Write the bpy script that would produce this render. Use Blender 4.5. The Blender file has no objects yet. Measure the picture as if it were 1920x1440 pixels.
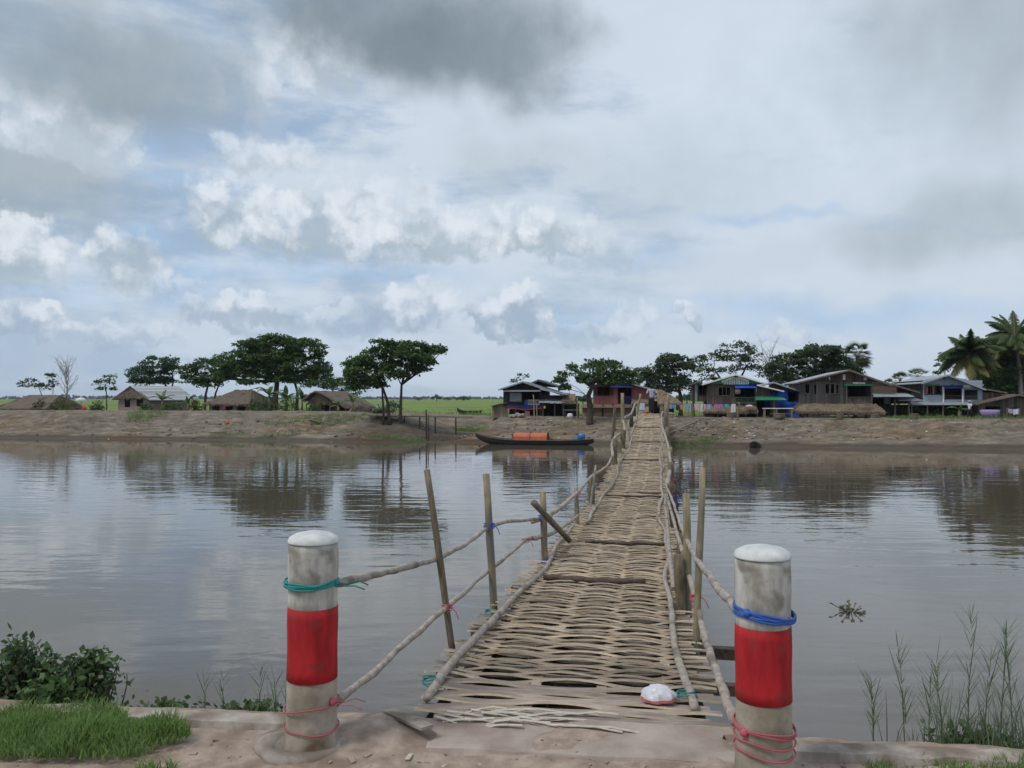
import bpy, math, random
import numpy as np
from mathutils import Vector, Matrix, noise as mnoise
R = math.radians
random.seed(7); rng = np.random.default_rng(11)
scene = bpy.context.scene
COL = scene.collection

# ------------------------------------------------------------------ camera frame
F, HZ, CX, CAMZ = 1500.0, 747.0, 960.0, 1.7
ZW = -1.06                                  # water level
PHI = R(10); CP, SP = math.cos(PHI), math.sin(PHI)
T0 = 47.1
def P(px, py, d):
    return Vector(((px-CX)/F*d, d, CAMZ-(py-HZ)/F*d))
def dt(px, t):                              # distance at which the sight line through column px meets canal coordinate t
    return (t+T0)/(CP+(px-CX)/F*SP)
D_T = lambda px, t: dt(px, t)
def st(X, Y): return X*CP-Y*SP, X*SP+Y*CP-T0
def xy(s, t): t = t+T0; return s*CP+t*SP, -s*SP+t*CP

# ------------------------------------------------------------------ object helpers
def tag(o, label=None, cat=None, group=None, kind=None):
    if label: o['label'] = label
    if cat: o['category'] = cat
    if group: o['group'] = group
    if kind: o['kind'] = kind
    return o
def empty(name, loc, label, cat, group=None, rz=0.0):
    o = bpy.data.objects.new(name, None); COL.objects.link(o)
    o.location = loc; o.rotation_euler = (0, 0, rz); o.empty_display_size = .2
    return tag(o, label, cat, group)
class MB:
    def __init__(s): s.v = []; s.f = []; s.m = []
    def vs(s, pts):
        i = len(s.v); s.v += [tuple(p) for p in pts]; return i
    def face(s, pts, mi=0):
        i = s.vs(pts); s.f.append(tuple(range(i, i+len(pts)))); s.m.append(mi)
    def box(s, p0, p1, mi=0, M=None):
        (a,b,c),(d,e,f) = p0, p1
        pts = [Vector(q) for q in ((a,b,c),(d,b,c),(d,e,c),(a,e,c),(a,b,f),(d,b,f),(d,e,f),(a,e,f))]
        if M is not None: pts = [M @ q for q in pts]
        i = s.vs(pts)
        for q in ((0,3,2,1),(4,5,6,7),(0,1,5,4),(1,2,6,5),(2,3,7,6),(3,0,4,7)):
            s.f.append(tuple(i+k for k in q)); s.m.append(mi)
    def beam(s, a, b, w, h, mi=0):
        a, b = Vector(a), Vector(b); d = b-a; L = d.length; d.normalize()
        up = Vector((0,0,1)) if abs(d.z) < .95 else Vector((1,0,0))
        x = d.cross(up).normalized(); z = x.cross(d)
        M = Matrix((x, d, z)).transposed().to_4x4(); M.translation = a
        s.box((-w/2,0,-h/2), (w/2,L,h/2), mi, M)
    def tube(s, pts, r, n=8, mi=0, cap=True):
        pts = [Vector(p) for p in pts]; k = len(pts)
        if not hasattr(r, '__len__'): r = [r]*k
        base = len(s.v); px = None
        for i, p in enumerate(pts):
            t = (pts[min(i+1,k-1)]-pts[max(i-1,0)]).normalized()
            if px is None:
                px = t.cross(Vector((0,0,1)) if abs(t.z) < .9 else Vector((1,0,0))).normalized()
            else:
                px = (px-t*px.dot(t)).normalized()
            py = t.cross(px)
            for j in range(n):
                a = 2*math.pi*j/n
                s.v.append(tuple(p+(px*math.cos(a)+py*math.sin(a))*r[i]))
        for i in range(k-1):
            for j in range(n):
                a = base+i*n+j; b = base+i*n+(j+1)%n
                s.f.append((a, b, b+n, a+n)); s.m.append(mi)
        if cap:
            s.f.append(tuple(base+j for j in reversed(range(n)))); s.m.append(mi)
            s.f.append(tuple(base+(k-1)*n+j for j in range(n))); s.m.append(mi)
    def lathe(s, prof, c=(0,0,0), n=24, mi=0):
        c = Vector(c); base = len(s.v); k = len(prof)
        for r, z in prof:
            for j in range(n):
                a = 2*math.pi*j/n
                s.v.append((c.x+r*math.cos(a), c.y+r*math.sin(a), c.z+z))
        for i in range(k-1):
            for j in range(n):
                a = base+i*n+j; b = base+i*n+(j+1)%n
                s.f.append((a, b, b+n, a+n)); s.m.append(mi)
        s.f.append(tuple(base+j for j in reversed(range(n)))); s.m.append(mi)
        s.f.append(tuple(base+(k-1)*n+j for j in range(n))); s.m.append(mi)
    def prism(s, poly, v0, v1, mi=0):       # polygon (u,z) extruded along v
        n = len(poly); i = s.vs([(u, v0, z) for u, z in poly]+[(u, v1, z) for u, z in poly])
        s.f.append(tuple(i+k for k in range(n))); s.m.append(mi)
        s.f.append(tuple(i+n+k for k in reversed(range(n)))); s.m.append(mi)
        for k in range(n):
            l = (k+1) % n
            s.f.append((i+k, i+n+k, i+n+l, i+l)); s.m.append(mi)
    def build(s, name, mats, parent=None, origin=(0,0,0), smooth=False, loc=None):
        og = Vector(origin)
        me = bpy.data.meshes.new(name)
        me.from_pydata([(a-og.x, b-og.y, c-og.z) for a, b, c in s.v], [], s.f)
        if not isinstance(mats, (list, tuple)): mats = [mats]
        for m in mats: me.materials.append(m)
        if len(mats) > 1: me.polygons.foreach_set('material_index', s.m)
        if smooth: me.polygons.foreach_set('use_smooth', [True]*len(s.f))
        o = bpy.data.objects.new(name, me); COL.objects.link(o)
        if parent: o.parent = parent
        else: o.location = og
        if loc is not None: o.location = loc
        return o
def arr_mesh(name, V, Q, mat, parent=None, origin=(0,0,0), tint=None, smooth=False):
    V = np.asarray(V, np.float32)-np.asarray(origin, np.float32)
    me = bpy.data.meshes.new(name); n = len(Q); k = Q.shape[1]
    me.vertices.add(len(V)); me.vertices.foreach_set('co', V.ravel())
    me.loops.add(n*k); me.loops.foreach_set('vertex_index', Q.astype(np.int32).ravel())
    me.polygons.add(n); me.polygons.foreach_set('loop_start', np.arange(0, n*k, k, dtype=np.int32))
    if smooth: me.polygons.foreach_set('use_smooth', np.ones(n, bool))
    if tint is not None:
        at = me.attributes.new('tint', 'FLOAT', 'POINT'); at.data.foreach_set('value', np.asarray(tint, np.float32))
    me.update(calc_edges=True); me.validate()
    me.materials.append(mat)
    o = bpy.data.objects.new(name, me); COL.objects.link(o)
    if parent: o.parent = parent
    else: o.location = origin
    return o

# ------------------------------------------------------------------ materials
def newmat(name):
    m = bpy.data.materials.new(name); m.use_nodes = True
    nt = m.node_tree; b = nt.nodes['Principled BSDF']
    return m, nt, b
def lin(r, g, b):
    f = lambda c: (c/255/12.92) if c <= 10 else ((c/255+.055)/1.055)**2.4
    return (f(r), f(g), f(b))
def nmat(name, c1, c2, scale=3.0, sc=(1,1,1), rough=.85, bump=0.0, bsc=None, detail=6, c3=None, c3sc=.7, c3lo=.55, spec=.3, lo=.35, hi=.65):
    m, nt, b = newmat(name); N, L = nt.nodes, nt.links
    tc = N.new('ShaderNodeTexCoord'); mp = N.new('ShaderNodeMapping'); mp.inputs['Scale'].default_value = sc
    L.new(tc.outputs['Object'], mp.inputs[0])
    nz = N.new('ShaderNodeTexNoise'); nz.inputs['Scale'].default_value = scale; nz.inputs['Detail'].default_value = detail; nz.inputs['Roughness'].default_value = .6
    L.new(mp.outputs[0], nz.inputs[0])
    rp = N.new('ShaderNodeValToRGB'); rp.color_ramp.elements[0].position = lo; rp.color_ramp.elements[1].position = hi
    rp.color_ramp.elements[0].color = (*c1, 1); rp.color_ramp.elements[1].color = (*c2, 1)
    L.new(nz.outputs[0], rp.inputs[0]); out = rp.outputs[0]
    if c3:
        n2 = N.new('ShaderNodeTexNoise'); n2.inputs['Scale'].default_value = c3sc; n2.inputs['Detail'].default_value = 5
        L.new(tc.outputs['Object'], n2.inputs[0])
        mr = N.new('ShaderNodeMapRange'); mr.inputs[1].default_value = c3lo; mr.inputs[2].default_value = c3lo+.12; L.new(n2.outputs[0], mr.inputs[0])
        mx = N.new('ShaderNodeMix'); mx.data_type = 'RGBA'; L.new(mr.outputs[0], mx.inputs[0]); L.new(out, mx.inputs[6]); mx.inputs[7].default_value = (*c3, 1)
        out = mx.outputs[2]
    L.new(out, b.inputs['Base Color']); b.inputs['Roughness'].default_value = rough; b.inputs['Specular IOR Level'].default_value = spec
    if bump:
        bp = N.new('ShaderNodeBump'); bp.inputs['Strength'].default_value = bump; bp.inputs['Distance'].default_value = bsc or .03
        L.new(nz.outputs[0], bp.inputs['Height']); L.new(bp.outputs[0], b.inputs['Normal'])
    return m
def plank_mat(name, base, var=.35, width=.18, axis=0, rough=.85, gap=.07, tint2=None):
    """boards: own tone per board, dark gap between boards, weathered streaks"""
    m, nt, b = newmat(name); N, L = nt.nodes, nt.links
    tc = N.new('ShaderNodeTexCoord'); sp = N.new('ShaderNodeSeparateXYZ'); L.new(tc.outputs['Object'], sp.inputs[0])
    if axis == 0:
        ad = N.new('ShaderNodeMath'); ad.operation = 'ADD'; L.new(sp.outputs[0], ad.inputs[0]); L.new(sp.outputs[1], ad.inputs[1]); src = ad.outputs[0]
    else: src = sp.outputs[2]
    dv = N.new('ShaderNodeMath'); dv.operation = 'DIVIDE'; L.new(src, dv.inputs[0]); dv.inputs[1].default_value = width
    fl = N.new('ShaderNodeMath'); fl.operation = 'FLOOR'; L.new(dv.outputs[0], fl.inputs[0])
    fr = N.new('ShaderNodeMath'); fr.operation = 'FRACT'; L.new(dv.outputs[0], fr.inputs[0])
    wn = N.new('ShaderNodeTexWhiteNoise'); wn.noise_dimensions = '1D'; L.new(fl.outputs[0], wn.inputs['W'])
    mp = N.new('ShaderNodeMapping'); mp.inputs['Scale'].default_value = (9,9,1.2) if axis == 0 else (1.2,1.2,9); L.new(tc.outputs['Object'], mp.inputs[0])
    nz = N.new('ShaderNodeTexNoise'); nz.inputs['Scale'].default_value = 1.6; nz.inputs['Detail'].default_value = 7; nz.inputs['Roughness'].default_value = .65; L.new(mp.outputs[0], nz.inputs[0])
    av = N.new('ShaderNodeMath'); av.operation = 'ADD'; L.new(wn.outputs[0], av.inputs[0]); L.new(nz.outputs[0], av.inputs[1])
    rp = N.new('ShaderNodeValToRGB'); t2 = tint2 or tuple(c*(1+var) for c in base)
    rp.color_ramp.elements[0].position = .3; rp.color_ramp.elements[0].color = (*[c*(1-var) for c in base], 1)
    rp.color_ramp.elements[1].position = 1.0; rp.color_ramp.elements[1].color = (*t2, 1)
    hf = N.new('ShaderNodeMath'); hf.operation = 'MULTIPLY'; hf.inputs[1].default_value = .75; L.new(av.outputs[0], hf.inputs[0]); L.new(hf.outputs[0], rp.inputs[0])
    ls = N.new('ShaderNodeMath'); ls.operation = 'LESS_THAN'; ls.inputs[1].default_value = gap; L.new(fr.outputs[0], ls.inputs[0])
    mx = N.new('ShaderNodeMix'); mx.data_type = 'RGBA'; L.new(ls.outputs[0], mx.inputs[0]); L.new(rp.outputs[0], mx.inputs[6]); mx.inputs[7].default_value = (*[c*.3 for c in base], 1)
    L.new(mx.outputs[2], b.inputs['Base Color']); b.inputs['Roughness'].default_value = rough; b.inputs['Specular IOR Level'].default_value = .25
    bp = N.new('ShaderNodeBump'); bp.inputs['Strength'].default_value = .4; bp.inputs['Distance'].default_value = .02
    L.new(nz.outputs[0], bp.inputs['Height']); L.new(bp.outputs[0], b.inputs['Normal'])
    return m
def tin_mat(name, base, rust=(.16,.08,.05), amount=.62):
    m, nt, b = newmat(name); N, L = nt.nodes, nt.links
    tc = N.new('ShaderNodeTexCoord')
    wv = N.new('ShaderNodeTexWave'); wv.bands_direction = 'Y'; wv.inputs['Scale'].default_value = 2.0; wv.inputs['Distortion'].default_value = 0; L.new(tc.outputs['Object'], wv.inputs[0])
    nz = N.new('ShaderNodeTexNoise'); nz.inputs['Scale'].default_value = 1.3; nz.inputs['Detail'].default_value = 8; nz.inputs['Roughness'].default_value = .7; L.new(tc.outputs['Object'], nz.inputs[0])
    mr = N.new('ShaderNodeMapRange'); mr.inputs[1].default_value = amount-.1; mr.inputs[2].default_value = amount+.12; L.new(nz.outputs[0], mr.inputs[0])
    mx = N.new('ShaderNodeMix'); mx.data_type = 'RGBA'; L.new(mr.outputs[0], mx.inputs[0]); mx.inputs[6].default_value = (*base, 1); mx.inputs[7].default_value = (*rust, 1)
    L.new(mx.outputs[2], b.inputs['Base Color']); b.inputs['Roughness'].default_value = .5; b.inputs['Metallic'].default_value = .25
    bp = N.new('ShaderNodeBump'); bp.inputs['Strength'].default_value = .7; bp.inputs['Distance'].default_value = .03
    L.new(wv.outputs[0], bp.inputs['Height']); L.new(bp.outputs[0], b.inputs['Normal'])
    return m
def leaf_mat(name, c1, c2, trans=.3, rough=.6):
    m, nt, b = newmat(name); N, L = nt.nodes, nt.links
    at = N.new('ShaderNodeAttribute'); at.attribute_name = 'tint'
    rp = N.new('ShaderNodeValToRGB'); rp.color_ramp.elements[0].color = (*c1, 1); rp.color_ramp.elements[1].color = (*c2, 1)
    L.new(at.outputs['Fac'], rp.inputs[0]); L.new(rp.outputs[0], b.inputs['Base Color'])
    b.inputs['Roughness'].default_value = rough; b.inputs['Specular IOR Level'].default_value = .25
    tr = N.new('ShaderNodeBsdfTranslucent'); L.new(rp.outputs[0], tr.inputs[0])
    ms = N.new('ShaderNodeMixShader'); ms.inputs[0].default_value = trans
    L.new(b.outputs[0], ms.inputs[1]); L.new(tr.outputs[0], ms.inputs[2]); L.new(ms.outputs[0], N['Material Output'].inputs[0])
    return m
def plain(name, c, rough=.7, spec=.3):
    return nmat(name, tuple(x*.8 for x in c), tuple(min(1, x*1.15) for x in c), 6, rough=rough, spec=spec, bump=.15, bsc=.01)

M = {}
M['bark'] = nmat('bark', (.035,.026,.02), (.10,.08,.062), 5, (3,3,.6), bump=.6, bsc=.05)
M['bark_pale'] = nmat('pale_bark', (.16,.14,.12), (.30,.27,.24), 6, (3,3,.6), bump=.4)
M['leaf_dark'] = leaf_mat('leaf_dark', (.034,.066,.022), (.115,.20,.058), .38)
M['leaf_deep'] = leaf_mat('leaf_deep', (.030,.060,.028), (.085,.155,.060), .38)
M['leaf_mid'] = leaf_mat('leaf_mid', (.045,.085,.028), (.13,.21,.07), .38)
M['leaf_dull'] = leaf_mat('leaf_dull', (.042,.066,.030), (.115,.155,.068), .38)
M['leaf_grey'] = leaf_mat('leaf_grey', (.05,.065,.045), (.12,.15,.09))
M['leaf_yellow'] = leaf_mat('leaf_yellow', (.06,.075,.02), (.20,.22,.05))
M['banana'] = leaf_mat('banana_leaf', (.04,.085,.03), (.11,.19,.06), .35, .45)
M['palm'] = leaf_mat('palm_leaf', (.045,.075,.025), (.13,.175,.055), .35, .65)
M['palm_old'] = leaf_mat('old_palm_leaf', (.10,.095,.025), (.20,.18,.055), .3, .65)
M['grass'] = leaf_mat('grass_blade', (.11,.185,.052), (.26,.385,.12), .5, .65)
M['grass_pale'] = leaf_mat('pale_grass_blade', (.10,.14,.085), (.21,.26,.16), .45, .6)
M['shrub'] = leaf_mat('shrub_leaf', (.035,.065,.028), (.13,.205,.08), .35, .55)
M['thatch'] = nmat('thatch', (.085,.066,.052), (.22,.175,.14), 5, (7,7,1.5), bump=.8, bsc=.06, c3=(.06,.05,.042), c3sc=1.1)
M['thatch_new'] = nmat('new_thatch', (.14,.10,.065), (.34,.26,.17), 5, (7,7,1.5), bump=.8, bsc=.06, c3=(.10,.065,.04), c3sc=.9)
M['straw'] = leaf_mat('straw', (.10,.078,.055), (.30,.235,.165), .15, .8)
M['tin'] = tin_mat('grey_tin', (.34,.37,.41))
M['tin_dark'] = tin_mat('dark_tin', (.10,.11,.13), (.07,.05,.045), .6)
M['tin_rust'] = tin_mat('rusty_tin', (.20,.15,.13), (.13,.08,.06), .5)
M['plank_brown'] = plank_mat('brown_planks', (.098,.078,.066), .45, .17)
M['plank_grey'] = plank_mat('grey_brown_planks', (.100,.090,.084), .45, .2)
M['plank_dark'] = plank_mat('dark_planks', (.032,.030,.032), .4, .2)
M['plank_red'] = plank_mat('reddish_planks', (.085,.058,.050), .4, .2)
M['plank_pink'] = plank_mat('pink_planks', (.30,.115,.105), .16, .25, gap=.04)
M['plank_blue'] = plank_mat('blue_grey_planks', (.27,.32,.37), .12, .16, 1, gap=.05)
M['plank_green'] = plank_mat('pale_green_planks', (.22,.27,.24), .2, .2)
M['plank_tan'] = plank_mat('tan_planks', (.24,.17,.115), .4, .3, 1)
M['plank_weather'] = plank_mat('weathered_planks', (.20,.155,.115), .45, .22, 0)
M['bamboo_mat'] = nmat('woven_bamboo_wall', (.19,.155,.12), (.33,.275,.22), 14, (1,1,3), bump=.3)
M['wood_dark'] = nmat('dark_wood', (.025,.020,.017), (.07,.055,.045), 4, (1,1,4), bump=.3)
M['wood'] = nmat('old_wood', (.10,.078,.06), (.22,.18,.145), 5, (4,4,1), bump=.3)
M['paint_green'] = plain('green_paint', (.03,.20,.10), .5)
M['paint_green2'] = plain('bright_green_paint', (.04,.30,.10), .5)
M['paint_white'] = plain('white_paint', (.70,.70,.68), .6)
M['blue_tarp'] = nmat('blue_tarp', (.016,.075,.42), (.03,.12,.58), 3, rough=.5, bump=.5, bsc=.08)
M['navy_tarp'] = nmat('navy_tarp', (.015,.025,.13), (.03,.05,.22), 3, rough=.5, bump=.4)
M['red_cloth'] = plain('red_cloth', (.55,.06,.04))
M['screen'] = plain('pale_screen', (.27,.30,.34), .6)
M['dark_inside'] = plain('dark_interior', (.012,.011,.011), .95)
M['blue_plastic'] = plain('blue_plastic', (.03,.16,.42), .35, .5)
M['orange_tarp'] = nmat('orange_tarp', (.40,.095,.042), (.52,.15,.068), 2.5, rough=.55, bump=.35, bsc=.05)
M['hull'] = nmat('tarred_hull', (.018,.014,.013), (.05,.04,.036), 5, (1,4,4), rough=.6, bump=.2)
M['bamboo'] = nmat('weathered_bamboo', (.17,.135,.075), (.32,.26,.16), 6, (5,5,1.2), rough=.55, bump=.15, c3=(.15,.14,.12), c3sc=3, spec=.4)
M['bamboo_old'] = nmat('old_bamboo', (.09,.07,.045), (.20,.155,.10), 6, (5,5,1.2), rough=.6, bump=.2, c3=(.07,.06,.05), c3sc=3)
M['rail'] = nmat('grey_branch', (.24,.20,.165), (.42,.365,.31), 7, (3,3,3), rough=.75, bump=.3, bsc=.01, c3=(.16,.13,.11), c3sc=4)
M['slat_top'] = nmat('split_bamboo', (.205,.160,.130), (.385,.315,.255), 6, (1.2,9,3), rough=.7, bump=.2, bsc=.008, c3=(.185,.15,.125), c3sc=1.6, c3lo=.50)
M['slat_edge'] = nmat('cut_bamboo_edge', (.54,.42,.29), (.76,.64,.49), 6, (1,4,1), rough=.6)
M['slat_under'] = nmat('split_bamboo_red', (.10,.045,.03), (.2,.10,.07), 6, (1,4,1), rough=.6)
M['gap_shade'] = nmat('gap_shade_bamboo', (.020,.013,.010), (.055,.038,.028), 5, (4,1,1))  # near-black colour standing in for the shade seen through the deck gaps
M['scrap'] = nmat('pale_dry_bamboo', (.36,.31,.25), (.58,.52,.44), 8, (2,9,2))
M['timber'] = nmat('dark_timber', (.05,.035,.028), (.125,.09,.07), 5, (3,3,3), bump=.3)
M['rope_green'] = plain('green_rope', (.02,.22,.20), .6); M['rope_blue'] = plain('blue_rope', (.03,.10,.36), .6)
M['rope_pink'] = plain('pink_rope', (.44,.10,.12), .7)
M['concrete'] = nmat('weathered_concrete', (.22,.18,.15), (.40,.355,.31), 7, rough=.95, bump=.6, bsc=.015, detail=9, c3=(.19,.145,.115), c3sc=3.2, c3lo=.5)
M['slab'] = nmat('dusty_slab', (.27,.215,.175), (.40,.33,.28), 3.5, rough=.92, bump=.25, bsc=.01, c3=(.22,.165,.13), c3sc=1.6)
M['post_white'] = nmat('dirty_white_paint', (.30,.285,.25), (.56,.54,.50), 4, (3.5,3.5,.9), rough=.85, bump=.35, bsc=.008, c3=(.22,.20,.165), c3sc=6, c3lo=.55)
M['post_red'] = nmat('red_paint', (.27,.010,.013), (.46,.018,.022), 4, (3.5,3.5,.9), rough=.75, bump=.3, bsc=.008, c3=(.20,.035,.03), c3sc=8, c3lo=.58)
M['post_cap'] = nmat('white_cap_paint', (.42,.425,.41), (.64,.65,.63), 6, rough=.85, bump=.3, bsc=.008, c3=(.38,.365,.33), c3sc=7, c3lo=.56)
M['post_base'] = nmat('mud_stained_concrete', (.20,.165,.12), (.46,.41,.34), 3.5, rough=.9, bump=.35, bsc=.01, c3=(.15,.10,.055), c3sc=3.5, c3lo=.53)
M['skin'] = plain('skin', (.22,.12,.075), .55); M['hair'] = plain('black_hair', (.012,.010,.010), .4)
M['bag'] = plain('white_plastic', (.62,.62,.66), .35); M['bag_red'] = plain('red_plastic', (.55,.16,.14), .4)
CLOTH = {k: plain('cloth_'+k, c, .8) for k, c in dict(white=(.62,.62,.64), pink=(.62,.16,.28), teal=(.10,.38,.38), mauve=(.30,.22,.42), orange=(.55,.25,.17), dark=(.04,.035,.05), grey=(.36,.36,.40), lightpink=(.62,.42,.44), lilac=(.30,.33,.45)).items()}

# ------------------------------------------------------------------ sky (world shader, anchored to compass directions)
world = bpy.data.worlds.new('World'); scene.world = world; world.use_nodes = True
SUN_EL, SUN_AZ = R(56), R(-118)             # high, to the left and a little behind
def build_sky():
    nt = world.node_tree; N, L = nt.nodes, nt.links
    bg = N['Background']; STR = .1; bg.inputs[1].default_value = STR
    def math_(op, a, b=None, c=None):
        n = N.new('ShaderNodeMath'); n.operation = op
        for i, x in enumerate((a, b, c)):
            if x is None: continue
            if isinstance(x, (int, float)): n.inputs[i].default_value = x
            else: L.new(x, n.inputs[i])
        return n.outputs[0]
    def vec(op, a, b=None, c=None, o=0):
        n = N.new('ShaderNodeVectorMath'); n.operation = op
        for i, x in enumerate((a, b, c)):
            if x is None: continue
            if isinstance(x, tuple): n.inputs[i].default_value = x
            else: L.new(x, n.inputs[i])
        return n.outputs[1] if op == 'LENGTH' else n.outputs[0]
    def rng_(x, a, b, c=0., d=1., smooth=True):
        n = N.new('ShaderNodeMapRange'); n.interpolation_type = 'SMOOTHSTEP' if smooth else 'LINEAR'
        for i, q in enumerate((a, b, c, d)): n.inputs[i+1].default_value = q
        L.new(x, n.inputs[0]); return n.outputs[0]
    def mix(f, a, b):
        n = N.new('ShaderNodeMix'); n.data_type = 'RGBA'
        for i, x in ((0, f), (6, a), (7, b)):
            if isinstance(x, tuple): n.inputs[i].default_value = (*[c/STR for c in x], 1)
            elif isinstance(x, (int, float)): n.inputs[i].default_value = x
            else: L.new(x, n.inputs[i])
        return n.outputs[2]
    def noise(v, s, d=5, r=.55, lac=2.1):
        n = N.new('ShaderNodeTexNoise'); n.inputs['Scale'].default_value = s; n.inputs['Detail'].default_value = d
        n.inputs['Roughness'].default_value = r; n.inputs['Lacunarity'].default_value = lac; n.noise_dimensions = '2D'; L.new(v, n.inputs[0]); return n
    sky = N.new('ShaderNodeTexSky'); sky.sky_type = 'NISHITA'; sky.sun_disc = False
    sky.sun_elevation = SUN_EL; sky.sun_rotation = SUN_AZ; sky.air_density = 1.0; sky.dust_density = 2.0
    tc = N.new('ShaderNodeTexCoord'); D = tc.outputs['Generated']
    sp = N.new('ShaderNodeSeparateXYZ'); L.new(D, sp.inputs[0])
    az = math_('ARCTAN2', sp.outputs[0], sp.outputs[1]); el = math_('ARCSINE', sp.outputs[2])
    cb = N.new('ShaderNodeCombineXYZ'); L.new(az, cb.inputs[0]); L.new(el, cb.inputs[1])
    A = cb.outputs[0]
    n1 = noise(A, 9, 2); n2 = noise(A, 34, 3, .6)
    w1 = vec('MULTIPLY', vec('SUBTRACT', n1.outputs[1], (.5,.5,.5)), (.10,.07,0))
    w2 = vec('MULTIPLY', vec('SUBTRACT', n2.outputs[1], (.5,.5,.5)), (.045,.04,0))
    Ps = vec('ADD', A, w1); Pc = vec('ADD', vec('ADD', A, vec('MULTIPLY', w1, (.45,.45,0))), w2)
    # flattened coordinates for veils and streaks
    n5 = noise(A, 15, 6, .62)
    vo = N.new('ShaderNodeTexVoronoi'); vo.feature = 'F1'; vo.voronoi_dimensions = '2D'; vo.inputs['Scale'].default_value = 26; vo.inputs['Detail'].default_value = 1.5
    L.new(vec('ADD', A, vec('MULTIPLY', n2.outputs[1], (.03,.03,0))), vo.inputs[0])
    bill = math_('SUBTRACT', vo.outputs[0], .62); rag = math_('SUBTRACT', n5.outputs[0], .5)
    fl = vec('MULTIPLY', A, (1,3.2,0)); n3 = noise(fl, 4.2, 5, .58); n4 = noise(fl, 11, 4, .6)
    # blue of the clear sky, washed by vapour
    blue = mix(.80, sky.outputs[0], (.335,.455,.615))
    veil = math_('ADD', math_('MULTIPLY', n3.outputs[0], 1.0), math_('MULTIPLY', rng_(az, -.45, .35), .24))
    col = mix(rng_(veil, .38, .66), blue, (.555,.632,.722))
    col = mix(math_('MULTIPLY', rng_(n4.outputs[0], .5, .8), .28), col, (.635,.70,.775))
    col = mix(math_('MULTIPLY', rng_(n1.outputs[0], .52, .7), .28), col, (.47,.54,.62))
    # thin haze low over the horizon
    col = mix(math_('MULTIPLY', rng_(el, .16, -.02), .5), col, (.455,.55,.665))
    def ell(px, py, rx, ry):
        a = math.atan((px-CX)/F); ca = math.cos(a)
        e = math.atan((HZ-py)/F*ca)
        return a, e, rx/F*ca*ca, ry/F*ca
    def puff(px, py, rx, ry, op=.9, soft=.35, top=(.66,.71,.78), base=(.40,.47,.55), crisp=True):
        nonlocal col
        a, e, sx, sy = ell(px, py, rx, ry)
        v = vec('MULTIPLY_ADD', Pc if crisp else Ps, (1/sx, 1/sy, 0), (-a/sx, -e/sy, 0))
        if crisp:                                    # flat underside
            s2 = N.new('ShaderNodeSeparateXYZ'); L.new(v, s2.inputs[0]); y = s2.outputs[1]
            yy = math_('MULTIPLY', math_('MINIMUM', y, 0.), 1.5)
            c2 = N.new('ShaderNodeCombineXYZ'); L.new(s2.outputs[0], c2.inputs[0]); L.new(math_('ADD', math_('MAXIMUM', y, 0.), yy), c2.inputs[1])
            ln = math_('ADD', vec('LENGTH', c2.outputs[0]), math_('ADD', math_('MULTIPLY', bill, .6), math_('MULTIPLY', rag, .9)))
            msk = rng_(ln, 1+soft*.3, 1-soft*.7)
            shade = rng_(math_('ADD', y, math_('ADD', math_('MULTIPLY', rag, 2.6), math_('MULTIPLY', bill, -1.1))), -.55, .8)
            c = mix(shade, base, top)
        else:
            ln = math_('ADD', vec('LENGTH', v), math_('MULTIPLY', rag, .5)); msk = rng_(ln, 1+soft*1.15, 1-soft*1.1); c = mix(rng_(rag, -.3, .35), top, tuple(min(1, q*1.14) for q in top))
        col = mix(math_('MULTIPLY', msk, op), col, c)
    G = lambda r, g, b: lin(r, g, b)
    # soft mid grey masses
    for a in ((1270,330,170,75,.55,.7,G(168,181,192)), (1810,410,190,70,.75,.7,G(160,174,185)), (1830,60,230,140,.8,.8,G(150,163,174)),
              (1650,120,200,90,.3,.8,G(170,183,194)), (60,345,210,75,.75,.6,G(146,159,169)), (960,300,90,40,.5,.8,G(172,184,194)),
              (1130,540,140,60,.35,.8,G(178,191,203)), (1480,250,260,120,.35,.9,G(198,211,226)), (1330,90,170,90,.35,.9,G(200,212,226))):
        puff(*a[:4], op=a[4], soft=a[5], top=a[6], crisp=False)
    # blue gaps
    for a in ((345,335,70,14,.5), (300,285,70,14,.3), (1385,402,75,13,.6), (1530,385,80,11,.5), (1240,480,90,28,.35), (330,535,60,35,.6), (620,520,260,16,.5), (250,450,70,14,.6), (1560,590,330,26,.6), (1090,600,60,20,.5), (90,540,120,14,.45)):
        puff(*a[:4], op=a[4], soft=.8, top=G(158,185,214), crisp=False)
    # cumulus heaps, far ones first
    for a in ((1285,600,60,24,.8), (1175,612,60,40,.5), (70,607,100,46,.9), (250,625,110,26,.5), (440,592,115,40,.8), (640,610,120,34,.5), (780,590,90,58,.9), (950,598,80,60,1.0), (905,585,50,30,.55),
              (1080,625,110,30,.4), (1440,640,120,22,.35)):
        puff(*a[:4], op=a[4], soft=.42, top=G(212,220,229), base=G(158,175,194))
    for a in ((40,470,105,78,.85), (20,505,120,60,.7), (235,495,105,60,.85), (300,535,110,26,.4), (1010,445,115,56,.65), (880,450,160,60,.75), (690,410,150,82,.65), (470,430,135,84,.85), (620,455,200,64,.8), (1140,470,70,48,.35)):
        puff(*a[:4], op=a[4], soft=.55, top=G(219,226,233), base=G(163,178,191))
    for a in ((120,255,170,80,.85), (60,215,150,70,.6), (500,300,110,40,.75), (490,160,60,90,.7), (585,130,90,80,.75), (400,180,30,40,.5)):
        puff(*a[:4], op=a[4], soft=.6, top=G(214,222,231), base=G(178,191,203))
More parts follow.
